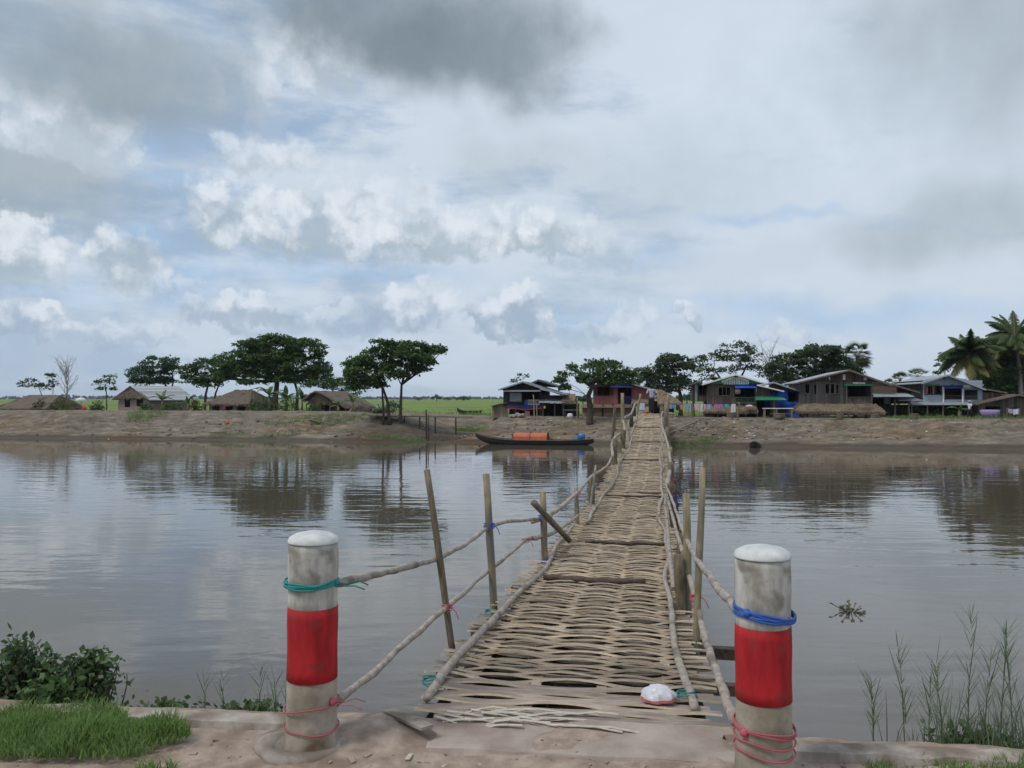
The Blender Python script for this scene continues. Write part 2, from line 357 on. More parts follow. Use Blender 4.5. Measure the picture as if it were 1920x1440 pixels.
    # heavy dark bases overhead
    for a in ((70,70,230,110,.65,.65,G(146,159,169)), (300,150,180,75,.8,.55,G(143,156,167)), (190,120,150,70,.5,.6,G(138,151,161)), (370,70,110,80,.35,.8,G(165,178,190)),
              (700,10,230,85,.85,.55,G(125,139,149)), (830,85,215,80,.92,.5,G(117,131,141)), (970,40,90,110,.6,.6,G(134,147,157))):
        puff(*a[:4], op=a[4], soft=a[5], top=a[6], crisp=False)
    # below the horizon: dull ground bounce
    col = mix(rng_(el, -.004, -.03), col, (.20,.20,.17))
    L.new(col, bg.inputs[0])
build_sky()
world.cycles.sampling_method = 'MANUAL'; world.cycles.sample_map_resolution = 256
scene.cycles.max_bounces = 6; scene.cycles.diffuse_bounces = 3; scene.cycles.transparent_max_bounces = 4
scene.view_settings.view_transform = 'Standard'; scene.view_settings.look = 'None'; scene.view_settings.exposure = .14
sun = bpy.data.lights.new('sun', 'SUN'); sun.energy = 1.6; sun.angle = R(14); sun.color = (1, .95, .87)
so = bpy.data.objects.new('sun', sun); COL.objects.link(so)
sd = Vector((math.sin(SUN_AZ)*math.cos(SUN_EL), math.cos(SUN_AZ)*math.cos(SUN_EL), math.sin(SUN_EL)))
so.rotation_euler = (-sd).to_track_quat('-Z', 'Y').to_euler(); so.location = (0, 0, 60)

# ------------------------------------------------------------------ camera
cam = bpy.data.cameras.new('camera'); co = bpy.data.objects.new('camera', cam); COL.objects.link(co)
co.location = (0, 0, CAMZ); co.rotation_euler = (R(90), 0, 0)
cam.sensor_width = 36; cam.lens = F/1920*36; cam.shift_y = (HZ-720)/1920; cam.clip_end = 20000; cam.clip_start = .05
scene.camera = co

# ------------------------------------------------------------------ terrain
def fbm(x, y, z=0, o=4):
    return mnoise.fractal(Vector((x, y, z)), .9, 2.1, o)
def ss(a, b, x):
    t = min(1, max(0, (x-a)/(b-a))); return t*t*(3-2*t)
PROF = np.array([(-60,-3.2),(-5,-2.6),(-1.5,-1.45),(0,-1.06),(.25,-.96),(.35,-.80),(1.0,-.66),(2.2,-.56),(2.5,-.36),(3.6,-.24),(4.7,-.10),(5.1,.02),(5.45,.27),(6.4,.36),(8,.40),(16,.36),(24,.10),(40,.03),(9000,.03)])
CH_S = st(*P(792,747,48)[:2])[0]
def bank_z(s, t):
    t = t-(1.9*math.exp(-((s+8)/8)**2)+1.7*ss(15, 24, -s))*(1-ss(9, 16, t)); top = .33*ss(13, 24, -s)*ss(4.6, 6.2, t)*(1-ss(16, 24, t))
    w = fbm(s*.22, 3.1, 0, 4)*1.1+fbm(s*.9, 7.7, 1, 3)*.35 if -3 < t < 9 else 0
    tt = t+w*ss(.8, 4, t)*(1-ss(7, 9, t))
    z = float(np.interp(tt, PROF[:,0], PROF[:,1]))
    z += top
    if -2 < t < 30:
        a = ss(.1, 2.0, t)*(1-.75*ss(6.5, 8, t))
        z += a*(fbm(s*.5, t*1.0, 2)*.16+fbm(s*1.7, t*2.6, 5)*.10+mnoise.noise(Vector((s*4.5, t*6, 3)))*.05+abs(mnoise.noise(Vector((s*1.1, t*4.5, 12))))*-.10)
        led = mnoise.noise(Vector((s*.16, 9.3, 0)))            # a second small eroded ledge
        z += a*.16*(ss(-.05, .05, math.sin((t-2.6-led*1.6)*2.1+mnoise.noise(Vector((s*1.3,4,0)))*.5))-.5)*(1-ss(4.5, 5.2, t))*ss(-.25, .25, mnoise.noise(Vector((s*.45, 2.2, t*.3))))
    if -3 < t < 22:                                            # inlet cut through the bank
        ds = s-(CH_S+.12*t)
        k = 1-ss(.8, 6.0, -ds) if ds < 0 else 1-ss(.9, 2.4, ds)
        fl = -1.0+.16*ss(1, 5, t)+.22*ss(5, 9, t)+.95*ss(9, 12, t)+fbm(s, t, 4)*.04
        if fl < z: z = z*(1-k)+fl*k
    return z
def ground_z(X, Y): return bank_z(*st(X, Y))
S = np.concatenate([[-2400,-1500,-600,-250,-130,-90,-70,-60,-52], np.arange(-46, 36, .25), [42,46,52,60,80,120,250,600,1500,2400]])
T = np.concatenate([[-40,-20,-10,-5,-3,-2,-1.2,-.6,-.25], np.arange(0, 6.4, .075), np.arange(6.4, 7.5, .2), np.arange(7.6, 16, .5), [17,19,22,26,30,36,45,60,100,200,500,1200,2300]])
V = np.array([(*xy(s, t), bank_z(s, t)) for t in T for s in S]); ns = len(S)
Q = np.array([(j*ns+i, j*ns+i+1, (j+1)*ns+i+1, (j+1)*ns+i) for j in range(len(T)-1) for i in range(ns-1)])
def earth_mat():
    m, nt, b = newmat('bank_earth'); N, L = nt.nodes, nt.links
    tc = N.new('ShaderNodeTexCoord'); mp = N.new('ShaderNodeMapping'); mp.inputs['Rotation'].default_value = (0,0,PHI); mp.inputs['Scale'].default_value = (.55,1.5,2.5); L.new(tc.outputs['Object'], mp.inputs[0])
    a = N.new('ShaderNodeTexNoise'); a.inputs['Scale'].default_value = 1.3; a.inputs['Detail'].default_value = 9; a.inputs['Roughness'].default_value = .74; L.new(mp.outputs[0], a.inputs[0])
    rp = N.new('ShaderNodeValToRGB'); e = rp.color_ramp.elements
    e[0].position = .30; e[0].color = (.085,.070,.053,1); e[1].position = .72; e[1].color = (.37,.315,.24,1)
    k = e.new(.5); k.color = (.190,.160,.122,1); L.new(a.outputs[0], rp.inputs[0])
    # wet mud just above the water line, by height
    ge = N.new('ShaderNodeNewGeometry'); sp = N.new('ShaderNodeSeparateXYZ'); L.new(ge.outputs['Position'], sp.inputs[0])
    n2 = N.new('ShaderNodeTexNoise'); n2.inputs['Scale'].default_value = .8; n2.inputs['Detail'].default_value = 6; L.new(tc.outputs['Object'], n2.inputs[0])
    ad = N.new('ShaderNodeMath'); ad.operation = 'MULTIPLY_ADD'; ad.inputs[1].default_value = -.35; L.new(n2.outputs[0], ad.inputs[0]); L.new(sp.outputs[2], ad.inputs[2])
    mr = N.new('ShaderNodeMapRange'); mr.inputs[1].default_value = -1.10; mr.inputs[2].default_value = -.92; L.new(ad.outputs[0], mr.inputs[0])
    mx = N.new('ShaderNodeMix'); mx.data_type = 'RGBA'; L.new(mr.outputs[0], mx.inputs[0]); mx.inputs[6].default_value = (.105,.086,.068,1); L.new(rp.outputs[0], mx.inputs[7])
    # ochre soil and thin weeds in patches
    n3 = N.new('ShaderNodeTexNoise'); n3.inputs['Scale'].default_value = .16; n3.inputs['Detail'].default_value = 4; L.new(tc.outputs['Object'], n3.inputs[0])
    m3 = N.new('ShaderNodeMapRange'); m3.inputs[1].default_value = .52; m3.inputs[2].default_value = .66; m3.inputs[4].default_value = .55; L.new(n3.outputs[0], m3.inputs[0])
    mo = N.new('ShaderNodeMix'); mo.data_type = 'RGBA'; mo.blend_type = 'MULTIPLY'; L.new(m3.outputs[0], mo.inputs[0]); L.new(mx.outputs[2], mo.inputs[6]); mo.inputs[7].default_value = (1.05,.78,.55,1)
    n4 = N.new('ShaderNodeTexNoise'); n4.inputs['Scale'].default_value = .55; n4.inputs['Detail'].default_value = 7; n4.inputs['Roughness'].default_value = .7; L.new(tc.outputs['Object'], n4.inputs[0])
    m4 = N.new('ShaderNodeMapRange'); m4.inputs[1].default_value = .6; m4.inputs[2].default_value = .7; m4.inputs[4].default_value = .6; L.new(n4.outputs[0], m4.inputs[0])
    mw = N.new('ShaderNodeMix'); mw.data_type = 'RGBA'; L.new(m4.outputs[0], mw.inputs[0]); L.new(mo.outputs[2], mw.inputs[6]); mw.inputs[7].default_value = (.09,.105,.045,1)
    mc = N.new('ShaderNodeMapping'); mc.inputs['Rotation'].default_value = (0,0,PHI); mc.inputs['Scale'].default_value = (.22,2.4,5); L.new(tc.outputs['Object'], mc.inputs[0])
    nc = N.new('ShaderNodeTexNoise'); nc.inputs['Scale'].default_value = 1.6; nc.inputs['Detail'].default_value = 8; nc.inputs['Roughness'].default_value = .65; nc.inputs['Distortion'].default_value = .6; L.new(mc.outputs[0], nc.inputs[0])
    m5 = N.new('ShaderNodeMapRange'); m5.inputs[1].default_value = .40; m5.inputs[2].default_value = .31; m5.inputs[4].default_value = .75; L.new(nc.outputs[0], m5.inputs[0])
    m6 = N.new('ShaderNodeMix'); m6.data_type = 'RGBA'; L.new(m5.outputs[0], m6.inputs[0]); L.new(mw.outputs[2], m6.inputs[6]); m6.inputs[7].default_value = (.06,.045,.034,1)
    m7 = N.new('ShaderNodeMapRange'); m7.inputs[1].default_value = .62; m7.inputs[2].default_value = .72; m7.inputs[4].default_value = .7; L.new(nc.outputs[0], m7.inputs[0])
    mw = N.new('ShaderNodeMix'); mw.data_type = 'RGBA'; L.new(m7.outputs[0], mw.inputs[0]); L.new(m6.outputs[2], mw.inputs[6]); mw.inputs[7].default_value = (.40,.335,.26,1)
    def spot_(x, y, r0, r1, c, amt, src):
        vd = N.new('ShaderNodeVectorMath'); vd.operation = 'DISTANCE'; L.new(ge.outputs['Position'], vd.inputs[0]); vd.inputs[1].default_value = (x, y, 0)
        na = N.new('ShaderNodeMath'); na.operation = 'MULTIPLY_ADD'; L.new(n4.outputs[0], na.inputs[0]); na.inputs[1].default_value = -3.0; L.new(vd.outputs[1], na.inputs[2])
        m_ = N.new('ShaderNodeMapRange'); m_.inputs[1].default_value = r1-1.5; m_.inputs[2].default_value = r0-1.5; m_.inputs[4].default_value = amt; L.new(na.outputs[0], m_.inputs[0])
        x_ = N.new('ShaderNodeMix'); x_.data_type = 'RGBA'; x_.blend_type = 'MULTIPLY'; L.new(m_.outputs[0], x_.inputs[0]); L.new(src, x_.inputs[6]); x_.inputs[7].default_value = (*c, 1); return x_.outputs[2]
    cc = P(775, 790, 53); out = spot_(cc.x, cc.y, 2.2, 5.2, (.50,.47,.46), .9, mw.outputs[2])
    cc = P(885, 800, 51.5); out = spot_(cc.x, cc.y, 1.0, 2.8, (1.0,.70,.46), .8, out)
    cc = P(1290, 810, 48); out = spot_(cc.x, cc.y, 1.5, 4.5, (.72,.68,.66), .8, out)
    L.new(out, b.inputs['Base Color']); b.inputs['Roughness'].default_value = .92; b.inputs['Specular IOR Level'].default_value = .2
    bp = N.new('ShaderNodeBump'); bp.inputs['Strength'].default_value = 1; bp.inputs['Distance'].default_value = .22; L.new(a.outputs[0], bp.inputs['Height']); L.new(bp.outputs[0], b.inputs['Normal'])
    return m
tag(arr_mesh('ground', V, Q, earth_mat(), smooth=True), kind='structure')

# rice field behind the bank
fm = nmat('rice_field_green', (.115,.16,.04), (.19,.25,.065), .35, (.25,1.2,1), rough=.9, bump=.6, bsc=.3, c3=(.10,.125,.045), c3sc=.05, spec=.1)
FS = np.concatenate([[-2400,-900,-300,-150,-90], np.arange(-60, 50, 1.2), [70,120,250,900,2400]]); FT = np.concatenate([np.arange(25, 60, 1.0), [62,66,72,80,95,120,160,240,400,800,1600,2300]])
V = []
for t in FT:
    for s in FS:
        f = ss(25, 30, t); V.append((*xy(s, t), -.02+f*.22+(fbm(s*.5, t*.5, 8)*.07+mnoise.noise(Vector((s*3, t*3, 0)))*.05)*(t < 90)*f))
nf = len(FS); Q = np.array([(j*nf+i, j*nf+i+1, (j+1)*nf+i+1, (j+1)*nf+i) for j in range(len(FT)-1) for i in range(nf-1)])
tag(arr_mesh('field', np.array(V), Q, fm, smooth=True), kind='structure')

# ------------------------------------------------------------------ water
def water_mat():
    m, nt, b = newmat('canal_water'); N, L = nt.nodes, nt.links
    b.inputs['Base Color'].default_value = (.098,.082,.062,1); b.inputs['Roughness'].default_value = .012; b.inputs['IOR'].default_value = 1.6; b.inputs['Specular IOR Level'].default_value = .5
    tc = N.new('ShaderNodeTexCoord')
    def nz(sc, rot, scale, d, r=.5):
        mp = N.new('ShaderNodeMapping'); mp.inputs['Scale'].default_value = sc; mp.inputs['Rotation'].default_value = (0,0,rot); L.new(tc.outputs['Object'], mp.inputs[0])
        n = N.new('ShaderNodeTexNoise'); n.inputs['Scale'].default_value = scale; n.inputs['Detail'].default_value = d; n.inputs['Roughness'].default_value = r; n.inputs['Distortion'].default_value = .4; L.new(mp.outputs[0], n.inputs[0]); return n.outputs[0]
    a = nz((.28,1,1), R(14), 2.1, 1); c = nz((.30,1,1), R(-14), 1.5, 1); f = nz((.5,1,1), R(3), 6, 2)
    patch = nz((.6,1,1), R(10), .10, 3)
    mr = N.new('ShaderNodeMapRange'); mr.inputs[1].default_value = .40; mr.inputs[2].default_value = .62; mr.inputs[3].default_value = .5; mr.inputs[4].default_value = 1.1; L.new(patch, mr.inputs[0])
    def mt(op, x, y):
        n = N.new('ShaderNodeMath'); n.operation = op
        for i, q in enumerate((x, y)):
            if isinstance(q, float): n.inputs[i].default_value = q
            else: L.new(q, n.inputs[i])
        return n.outputs[0]
    h = mt('ADD', mt('ADD', a, c), mt('MULTIPLY', f, .30))
    # calmer in the lee of the far bank
    sp = N.new('ShaderNodeSeparateXYZ'); mp = N.new('ShaderNodeMapping'); mp.inputs['Rotation'].default_value = (0,0,PHI); L.new(tc.outputs['Object'], mp.inputs[0]); L.new(mp.outputs[0], sp.inputs[0])
    lee = N.new('ShaderNodeMapRange'); lee.inputs[1].default_value = T0-18; lee.inputs[2].default_value = T0-1.5; lee.inputs[3].default_value = 1; lee.inputs[4].default_value = .05; L.new(sp.outputs[1], lee.inputs[0])
    h = mt('MULTIPLY', mt('MULTIPLY', h, mr.outputs[0]), lee.outputs[0])
    bp = N.new('ShaderNodeBump'); bp.inputs['Strength'].default_value = 1; bp.inputs['Distance'].default_value = .010; L.new(h, bp.inputs['Height']); L.new(bp.outputs[0], b.inputs['Normal'])
    return m
M['water'] = water_mat()
mb = MB(); mb.face([(*xy(-600, -44.5), ZW), (*xy(600, -44.5), ZW), (*xy(600, 12), ZW), (*xy(-600, 12), ZW)]); tag(mb.build('water', M['water']), kind='structure')
mb = MB(); pz = .17
pond = [(786,781),(905,781.5),(912,777),(900,773),(850,771.5),(806,772),(790,776)]
mb.face([P(x, y, F*(CAMZ-pz)/(y-HZ)) for x, y in pond]); tag(mb.build('pond_water', M['water']), kind='structure')

# ------------------------------------------------------------------ leaf scatter
def leaves(centers, size, tints, flat=.75, elong=1.7):
    """one diamond-shaped leaf (two triangles folded as a quad) per centre"""
    n = len(centers); az = rng.uniform(0, 2*np.pi, n)
    u = np.stack([np.cos(az), np.sin(az), rng.normal(0, flat, n)], 1); u /= np.linalg.norm(u, axis=1)[:,None]
    nn = np.stack([rng.normal(0, flat, n), rng.normal(0, flat, n), np.ones(n)], 1)
    w = np.cross(nn, u); w /= np.linalg.norm(w, axis=1)[:,None]
    sz = size*rng.uniform(.6, 1.4, n)[:,None]
    c = np.asarray(centers)
    V = np.stack([c-u*sz*.5*elong, c+w*sz*.5, c+u*sz*.5*elong, c-w*sz*.5], 1).reshape(-1, 3)
    Q = np.arange(4*n).reshape(-1, 4)
    return V, Q, np.repeat(tints, 4)
def pads_to_leaves(pads, per, size, thick=.35):
    """pads: (centre, radius) flat sprays of leaves"""
    C, Tn = [], []
    for c, r in pads:
        k = max(4, int(per*2.1*r*r)); a = rng.uniform(0, 2*np.pi, k); q = r*np.sqrt(rng.uniform(0, 1, k))
        p = np.stack([np.cos(a)*q, np.sin(a)*q, rng.normal(0, thick*r*.5, k)-.12*(q/r)**2*r], 1)+np.asarray(c)
        C.append(p); b = rng.uniform(.1, .85); Tn.append(np.clip(b+rng.normal(0, .15, k), 0, 1))
    return leaves(np.concatenate(C), size, np.concatenate(Tn))
def limb(mb, a, b, r0, r1, bend=.12, n=6):
    a, b = Vector(a), Vector(b); L = (b-a).length; pts = []
    off = Vector((random.uniform(-1,1), random.uniform(-1,1), random.uniform(-.3,.8)))*bend*L
    for i in range(n+1):
        t = i/n; pts.append(a.lerp(b, t)+off*math.sin(math.pi*t)+Vector((random.uniform(-1,1), random.uniform(-1,1), 0))*L*.012)
    mb.tube(pts, [r0+(r1-r0)*i/n for i in range(n+1)], 6)
    return pts
def tree(name, label, cat, d, trunks, lobes, leafmat, per=80, size=.14, padr=(.28,.62), ndens=1.0, group=None, bark='bark', twigs=.35, below=.5):
    """trunks: list of (radius, [(px,py),...]); lobes: (px,py,rx,ry) as seen from the bank road, given real depth"""
    b0 = trunks[0][1][0]; base = P(b0[0], b0[1], d); base.z = min(base.z, ground_z(base.x, base.y)+.02)
    root = empty(name, base, label, cat, group)
    tk = MB(); tops = []
    for r, poly in trunks:
        pts = [P(x, y, d+random.uniform(-.25,.25)*i) for i, (x, y) in enumerate(poly)]
        if pts[0].z > ground_z(pts[0].x, pts[0].y): pts[0].z = ground_z(pts[0].x, pts[0].y)-.05
        n = len(pts); fine = []
        for i in range(n-1):
            for q in range(4): fine.append(pts[i].lerp(pts[i+1], q/4))
        fine.append(pts[-1]); m = len(fine)
        tk.tube(fine, [r*(1.25 if i == 0 else 1)*(1-.5*i/m) for i in range(m)], 8); tops.append((pts[-1], r*.5))
    pads = []
    for (px, py, rx, ry) in lobes:
        c = P(px, py, d); rx_, rz_ = rx/F*d, ry/F*d; ry_ = rx_*.85
        c.y += random.uniform(-.25, .25)*rx_
        vol = rx_*ry_*.9+rx_*rz_*1.2; rx_ *= 1.06; rz_ *= 1.1; n = max(6, int(vol*8.5*ndens))
        tp, tr = min(tops, key=lambda q: (q[0]-c).length)
        hub = c+Vector((0,0,-rz_*.45)); pl = limb(tk, tp, hub, tr*.75, max(.02, tr*.25))
        for i in range(n):
            a = random.uniform(0, 2*math.pi); e = math.asin(random.uniform(-below, 1)); q = random.uniform(.45, 1.0)**.6
            pr = random.uniform(*padr)
            p = c+Vector((math.cos(a)*math.cos(e)*(rx_-pr*.6)*q, math.sin(a)*math.cos(e)*(ry_-pr*.6)*q, math.sin(e)*rz_*q))
            pads.append((p, pr))
            if random.random() < twigs: limb(tk, pl[random.randint(3, 6)], p, max(.012, tr*.18), .008, .1, 4)
    V, Q, tn = pads_to_leaves(pads, per, size)
    tk.build('trunk', M[bark], root, base, smooth=True)
    arr_mesh('crown', V, Q, M[leafmat], root, base, tn)
    return root


tree('rain_tree', 'dark rain tree at the left end, behind the striped tin roof', 'tree', D_T(290,26), [(.16,[(318,748),(314,730),(306,712)]),(.12,[(326,748),(322,728),(326,712)])],
     [(300,685,34,18),(265,700,28,14),(325,698,26,16),(290,708,36,12),(252,714,16,7),(322,676,12,8),(265,716,24,8),(310,714,24,8)], 'leaf_deep', group='rain trees behind the huts')
tree('rain_tree', 'leaning rain tree between the tin roofed hut and the hipped thatched hut', 'tree', D_T(385,24), [(.15,[(383,760),(386,738),(392,715)]),(.12,[(398,760),(404,738),(412,718)])],
     [(385,688,34,16),(362,706,24,16),(415,680,26,14),(400,705,30,14),(354,694,16,10),(430,700,24,16),(375,716,20,9),(350,712,20,10),(395,720,24,9),(422,702,26,12)], 'leaf_dark', group='rain trees behind the huts')
tree('rain_tree', 'biggest rain tree with the widest crown, rising beside the hipped thatched hut', 'tree', D_T(515,17), [(.34,[(514,775),(516,745),(520,715)]),(.16,[(556,760),(558,735),(552,715)])],
     [(520,660,58,28),(465,662,44,20),(575,660,44,24),(450,690,34,16),(500,690,50,22),(560,690,44,22),(606,690,24,12),(520,640,40,12),(470,645,30,9),(570,645,32,10),(425,706,18,10),(535,712,40,12),(438,700,30,13),(480,712,34,12),(602,700,28,13),(560,706,40,13),(500,672,60,20),(428,690,26,13),(415,702,18,8)], 'leaf_dark', per=95, group='rain trees behind the huts')
tree('rain_tree', 'thin low tree with sparse foliage behind the steep thatched hut', 'tree', D_T(600,26), [(.12,[(640,760),(634,745),(622,730)])],
     [(600,722,36,10),(640,722,36,14),(575,716,22,7),(655,736,22,10),(620,712,26,8)], 'leaf_dark', ndens=.7, group='rain trees behind the huts')
tree('rain_tree', 'lone rain tree with forked trunk standing by the inlet mouth', 'tree', D_T(745,6), [(.14,[(750,808),(751,770),(753,722)]),(.13,[(731,790),(727,755),(718,727)]),(.08,[(720,735),(716,715),(706,700)])],
     [(735,662,44,24),(700,676,40,24),(775,668,44,22),(680,698,34,18),(745,692,44,16),(790,690,26,12),(812,655,26,9),(720,648,30,12),(765,650,30,10),(664,708,24,14),(690,716,28,10),(828,657,10,5),(804,680,14,6),(692,720,34,13),(655,722,22,11),(730,704,40,12),(790,672,34,20),(672,692,34,20)], 'leaf_dark', per=115, size=.13, group='rain trees behind the huts')
tree('rain_tree', 'crooked tree leaning in front of the pink house', 'tree', D_T(1105,6.5), [(.24,[(1105,800),(1107,765),(1103,742),(1110,726)]),(.05,[(1106,752),(1100,744),(1096,739)])],
     [(1125,695,40,16),(1075,700,30,9),(1160,700,32,14),(1050,712,16,6),(1110,684,28,9),(1145,716,34,11),(1095,712,24,7),(1178,714,22,12),(1140,682,30,8),(1068,690,18,5),(1060,726,5,4),(1122,712,40,9),(1168,710,32,13)], 'leaf_mid', per=95, size=.14, padr=(.25,.5), group='rain trees behind the houses')
tree('rain_tree', 'rounded dense rain tree behind the person on the bridge', 'tree', D_T(1260,24), [(.2,[(1276,770),(1277,745),(1272,725)])],
     [(1262,682,40,18),(1225,700,34,18),(1295,690,24,20),(1250,710,44,18),(1210,716,24,14),(1285,716,26,12),(1300,730,18,12),(1232,730,30,12),(1255,672,26,8),(1216,735,22,10),(1250,726,38,12)], 'leaf_dull', per=80, group='rain trees behind the houses')
tree('rain_tree', 'open rain tree showing its branches above the green gabled house', 'tree', D_T(1375,27), [(.24,[(1368,770),(1370,735),(1374,705)]),(.12,[(1372,740),(1352,712),(1338,690)]),(.12,[(1372,735),(1390,706),(1400,686)])],
     [(1378,655,40,13),(1340,672,34,9),(1412,672,30,10),(1320,690,22,9),(1425,690,24,9),(1375,672,40,8),(1355,695,26,8),(1395,690,30,9),(1325,706,16,8),(1435,706,18,8)], 'leaf_dull', per=48, padr=(.3,.6), ndens=.7, group='rain trees behind the houses')
tree('rain_tree', 'broad flat topped rain tree between the blue house and the brown house', 'tree', D_T(1530,25), [(.3,[(1520,770),(1522,740),(1526,712)]),(.2,[(1480,770),(1484,735),(1490,710)])],
     [(1530,672,54,22),(1480,682,40,18),(1575,680,40,22),(1460,700,24,14),(1500,704,44,20),(1555,702,44,18),(1530,658,46,10),(1600,698,24,16),(1448,688,14,7),(1545,720,56,18),(1470,716,28,14),(1590,712,30,14)], 'leaf_dull', per=95, group='rain trees behind the houses')
tree('rain_tree', 'tall dark tree mass at the right edge behind the coconut palms', 'tree', D_T(1900,22), [(.3,[(1905,790),(1903,740),(1898,700)]),(.2,[(1870,790),(1868,745),(1872,715)])],
     [(1860,650,40,14),(1900,640,40,20),(1870,690,40,22),(1915,680,40,26),(1850,715,26,14),(1900,720,44,18),(1940,650,40,24),(1945,715,40,24),(1830,652,20,7),(1878,735,40,18),(1848,700,26,20),(1915,705,40,26),(1890,665,44,20),(1840,680,18,10)], 'leaf_dark', per=90, group='trees at the right edge')
tree('broadleaf_tree', 'dense low dark tree filling the gap under the palms at the right edge', 'tree', D_T(1875,19), [(.2,[(1880,788),(1878,760),(1876,740)])],
     [(1868,728,46,20),(1900,700,40,24),(1850,705,30,18),(1915,735,36,18),(1838,735,22,12),(1885,680,34,14)], 'leaf_mid', per=95, group='trees at the right edge')
tree('thin_tree', 'spindly small tree left of the front coconut palm', 'tree', D_T(1770,20), [(.06,[(1772,760),(1771,720),(1772,690)])],
     [(1768,672,12,12),(1762,690,14,9),(1778,688,12,10),(1757,700,9,5)], 'leaf_dull', per=45, padr=(.2,.35), ndens=.6, group='trees at the right edge')
tree('thin_tree', 'pale green thin tree beside the bare tree at far left', 'tree', D_T(75,20), [(.06,[(82,775),(80,745),(72,725)]),(.05,[(98,775),(99,745),(100,715)])],
     [(62,718,26,9),(45,722,14,6),(80,728,22,9),(96,705,12,5),(100,722,12,8)], 'leaf_grey', per=50, padr=(.25,.5), ndens=.8, bark='bark_pale', group='small trees at the left end')
tree('thin_tree', 'small round headed tree left of the tin roofed hut', 'tree', D_T(197,24), [(.07,[(200,770),(200,740),(197,722)])],
     [(196,714,20,10),(206,710,14,8),(180,718,12,6),(190,728,10,4),(212,728,5,3)], 'leaf_dark', per=55, padr=(.25,.45), ndens=.8, group='small trees at the left end')
tree('thin_tree', 'wispy sapling just behind the dark stilt house roof', 'tree', D_T(968,30), [(.05,[(975,770),(974,735),(970,715)])],
     [(968,712,10,4),(985,706,8,4),(975,702,5,3),(962,716,6,3)], 'leaf_deep', per=40, padr=(.2,.32), ndens=.5)
def bare_tree(label, px, base_y, top_y, d, spread, n=26):
    b = P(px, base_y, d); b.z = ground_z(b.x, b.y)-.05; root = empty('bare_tree', b, label, 'tree', 'leafless trees'); mb = MB()
    top = P(px+2, (base_y+top_y)/2, d); h = (base_y-top_y)/F*d
    limb(mb, b, top, .09, .05, .03); limb(mb, top, P(px+4, top_y+8, d), .05, .015, .05)
    for i in range(n):
        a = random.uniform(0, 6.28); t = random.uniform(.25, .85); s = P(px+1, base_y+(top_y-base_y)*t, d)
        e = s+Vector((math.cos(a)*spread*random.uniform(.4,1), math.sin(a)*spread*.7, h*random.uniform(.15,.38)))
        pl = limb(mb, s, e, .028, .009, .15, 5)
        for q in range(4):
            s2 = pl[random.randint(2,5)]; limb(mb, s2, s2+Vector((random.uniform(-.6,.6), random.uniform(-.5,.5), random.uniform(.1,.7))), .010, .005, .1, 3)
    mb.build('trunk', M['bark_pale'], root, b)
bare_tree('bare pale tree with fine twigs at the far left', 124, 772, 676, D_T(124,21), 1.3)
bare_tree('bare twiggy treetop between the open tree and the broad tree', 1441, 765, 655, D_T(1441,34), 1.2)

# palms
def frond(bl, mb, a0, az, up, L, droop, wid, old=False, nl=60):
    a0 = Vector(a0); d = Vector((math.cos(az)*math.cos(up), math.sin(az)*math.cos(up), math.sin(up))); pts = [a0.copy()]; p = a0.copy(); n = 12
    for i in range(n):
        d = (d+Vector((0,0,-droop/n))).normalized(); p = p+d*L/n; pts.append(p.copy())
    mb.tube(pts, [.035*(1-.8*i/n) for i in range(n+1)], 4)
    for i in range(nl):
        t = .12+.88*i/nl; k = min(n-1, int(t*n)); q = pts[k].lerp(pts[k+1], t*n-k); tg = (pts[k+1]-pts[k]).normalized()
        side = tg.cross(Vector((0,0,1))).normalized(); ll = wid*math.sin(math.pi*min(.98,.22+.75*t))
        for sg in (-1, 1):
            e = q+(side*sg*.75+tg*.55+Vector((0,0,-.55-random.uniform(0,.35))))*ll
            w = tg*.05*(1+.3*random.random()); bl.append((q-w, q+w, e, random.random()*.6+(.0 if not old else .35)))
def coconut(label, d, base, top, nf, L, group):
    b = P(*base, d); b.z = ground_z(b.x, b.y)-.03; t = P(*top, d); root = empty('coconut_palm', b, label, 'palm tree', group)
    mb = MB(); n = 14; pts = [b.lerp(t, i/n)+Vector((math.sin(i/n*3)*.15,0,0)) for i in range(n+1)]
    mb.tube(pts, [.16-.07*i/n+(.01 if i % 2 else 0) for i in range(n+1)], 8); mb.build('trunk', M['bark_pale'], root, b, smooth=True)
    for old, cnt in ((False, nf), (True, max(3, nf//4))):
        bl, fr = [], MB()
        for i in range(cnt):
            az = i*2.399+random.uniform(-.2,.2); up = random.uniform(.1, 1.35) if not old else random.uniform(-.55, .0)
            frond(bl, fr, t, az, up, L*random.uniform(.8,1.1), 1.5 if not old else 1.0, L*.26, old)
        V = np.array([q for a in bl for q in (a[0], a[1], a[2])], np.float32); Q = np.arange(len(V)).reshape(-1, 3); tn = np.repeat([a[3] for a in bl], 3)
        arr_mesh('crown' if not old else 'dry_fronds', V, Q, M['palm_old' if old else 'palm'], root, b, tn)
        fr.build('frond_ribs', M['bamboo_old'], root, b)
    nb = MB()
    for i in range(7): nb.lathe([(.02,-.12),(.09,-.06),(.11,0),(.08,.08),(.02,.12)], t+Vector((math.cos(i)*.2, math.sin(i)*.2, -.18)), 8)
    nb.build('coconuts', M['plank_tan'], root, b)
coconut('front coconut palm with drooping yellow fronds over the blue grey house', D_T(1820,16), (1832,785), (1818,664), 38, 2.4, 'coconut palms')
coconut('taller coconut palm cut by the right edge of the photo', D_T(1905,18), (1915,785), (1903,632), 36, 2.5, 'coconut palms')
